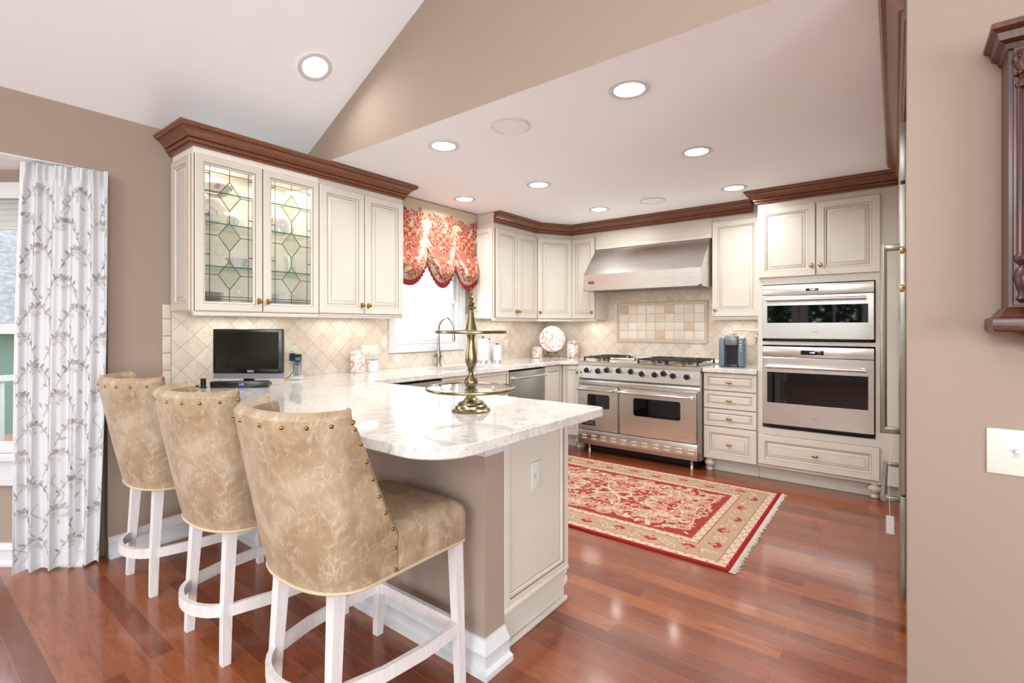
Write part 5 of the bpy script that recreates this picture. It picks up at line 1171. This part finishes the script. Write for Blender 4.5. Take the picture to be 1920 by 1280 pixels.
for x0 in (.012, KW-.062):
    m = MB(); m.box(x0-.004, x0+.054, -.122, -.112, 1.33, 1.985)
    for q in range(5): m.tube([(x0+.005+q*.010, -.122, 1.46), (x0+.005+q*.010, -.122, 1.88)], .0042, 8)
    cl = m.build('pilaster', M['mahogany'], ck, label='fluted pilaster')
    m = MB(); m.lathe([(.018, 1.335), (.026, 1.345), (.02, 1.358), (.024, 1.37), (.03, 1.40), (.026, 1.42), (.018, 1.43), (.028, 1.44), (.03, 1.452), (.024, 1.46)], (x0+.025, -.125, 0), 16); cap_ = m; cap_.build('turned_base', M['mahogany'], cl, ang=50); m = MB(); m.lathe([(.024, 1.88), (.028, 1.89), (.02, 1.90), (.022, 1.925), (.029, 1.94), (.03, 1.96), (.026, 1.972)], (x0+.025, -.125, 0), 16, sy=.7)
    for k in range(6): a = PI+k*PI/5; m.ball((x0+.025+.026*math.cos(a), -.125+.022*math.sin(a), 1.955), .006, 8); m.ball((x0+.025+.024*math.cos(a), -.125+.02*math.sin(a), 1.915), .005, 8)
    m.build('carved_capital', M['mahogany'], cl, ang=50)
m = MB(); m.rings(.07, KW-.07, 1.33, 1.975, [(0, -.112, 0), (0, -.122, 0), (.03, -.122, 0), (.034, -.116, 0)], None); dr_ = m.build('door', M['mahogany'], ck); m = MB(); m.box(.10, KW-.10, -.117, -.1135, 1.36, 1.945); m.build('glass', M['glass'], dr_)
m = MB(); m.T = Matrix.Translation((KW/2, -.1125, 1.80)) @ Matrix.Rotation(PI/2, 4, 'X'); m.lathe([(.075, 0), (.075, .0008)], n=32); m.build('dial', M['porcelain'], ck)

# ------------------------------------------------------------------ outdoors
m = MB(); m.box(-40, 40, -40, 40, -.6, -.5); struct(m, 'ground', M['grass'])
nb = thing('neighbour_house', 'green-sided house with grey shingle roof seen through the bay window', 'house', (-12.5, 2.2, -.5))
m = MB(); m.box(-3, 3, -4, 3.4, 0, 1.9); m.build('walls', M['siding'], nb)
m = MB(); m.add([(3.4, -4.4, 1.8), (3.4, 3.8, 1.8), (0, 3.8, 4.4), (0, -4.4, 4.4), (-3.4, -4.4, 1.8), (-3.4, 3.8, 1.8)], [(0, 1, 2, 3), (3, 2, 5, 4), (0, 3, 4), (1, 5, 2), (0, 4, 5, 1)]); m.build('roof', M['shingle'], nb)
dk_ = thing('deck_railing', 'white deck railing outside the bay window', 'railing', (-6.4, .2, -.5))
m = MB(); m.box(-.03, .03, -2, 2.5, 1.28, 1.33); m.box(-.02, .02, -2, 2.5, .62, .66)
for k in range(38): m.box(-.012, .012, -2+k*.12, -1.975+k*.12, .66, 1.28)
m.build('rail', M['white'], dk_); m = MB(); m.box(-1.5, .2, -2.5, 2.6, .48, .56); m.build('deck', M['deck'], dk_)
m = MB(); m.box(-9.0, -8.8, 3.0, 14, -.5, 5); struct(m, 'wall_neighbour', M['brick'])
random.seed(5)
def tree(x, y, h, r, label):
    t = thing('tree', label, 'tree', (x, y, -.5)); m = MB(); m.tube([(0, 0, 0), (.1, 0, h*.4), (0, .1, h*.75)], [.18, .13, .06], 10); m.build('trunk', M['bark'], t)
    m = MB()
    for _ in range(2600):
        a, b = random.uniform(0, 2*PI), math.acos(random.uniform(-1, 1)); rr = r*random.uniform(.5, 1)**.6
        c = Vector((rr*math.sin(b)*math.cos(a), rr*math.sin(b)*math.sin(a), h*.62+rr*.85*math.cos(b))); u_ = Vector((random.uniform(-1, 1), random.uniform(-1, 1), random.uniform(-1, 1))).normalized(); v_ = u_.orthogonal().normalized(); s_ = random.uniform(.10, .2)
        m.add([tuple(c-u_*s_), tuple(c+v_*s_*.5), tuple(c+u_*s_), tuple(c-v_*s_*.5)], [(0, 1, 2, 3)])
    m.build('crown', M['foliage'], t, recalc=False)
for x, y, h_, lab in ((-5.6, -10.5, 4.8, 'tall leafy tree outside behind the viewer, at the left'), (-1.7, -9.3, 4.0, 'low leafy tree outside behind the viewer, in the middle'), (2.2, -11, 4.8, 'leafy tree outside behind the viewer, at the right')): tree(x, y, h_, 1.9, lab)
tree(-7.6, 4.2, 4.2, 1.0, 'leafy tree outside the bay window')
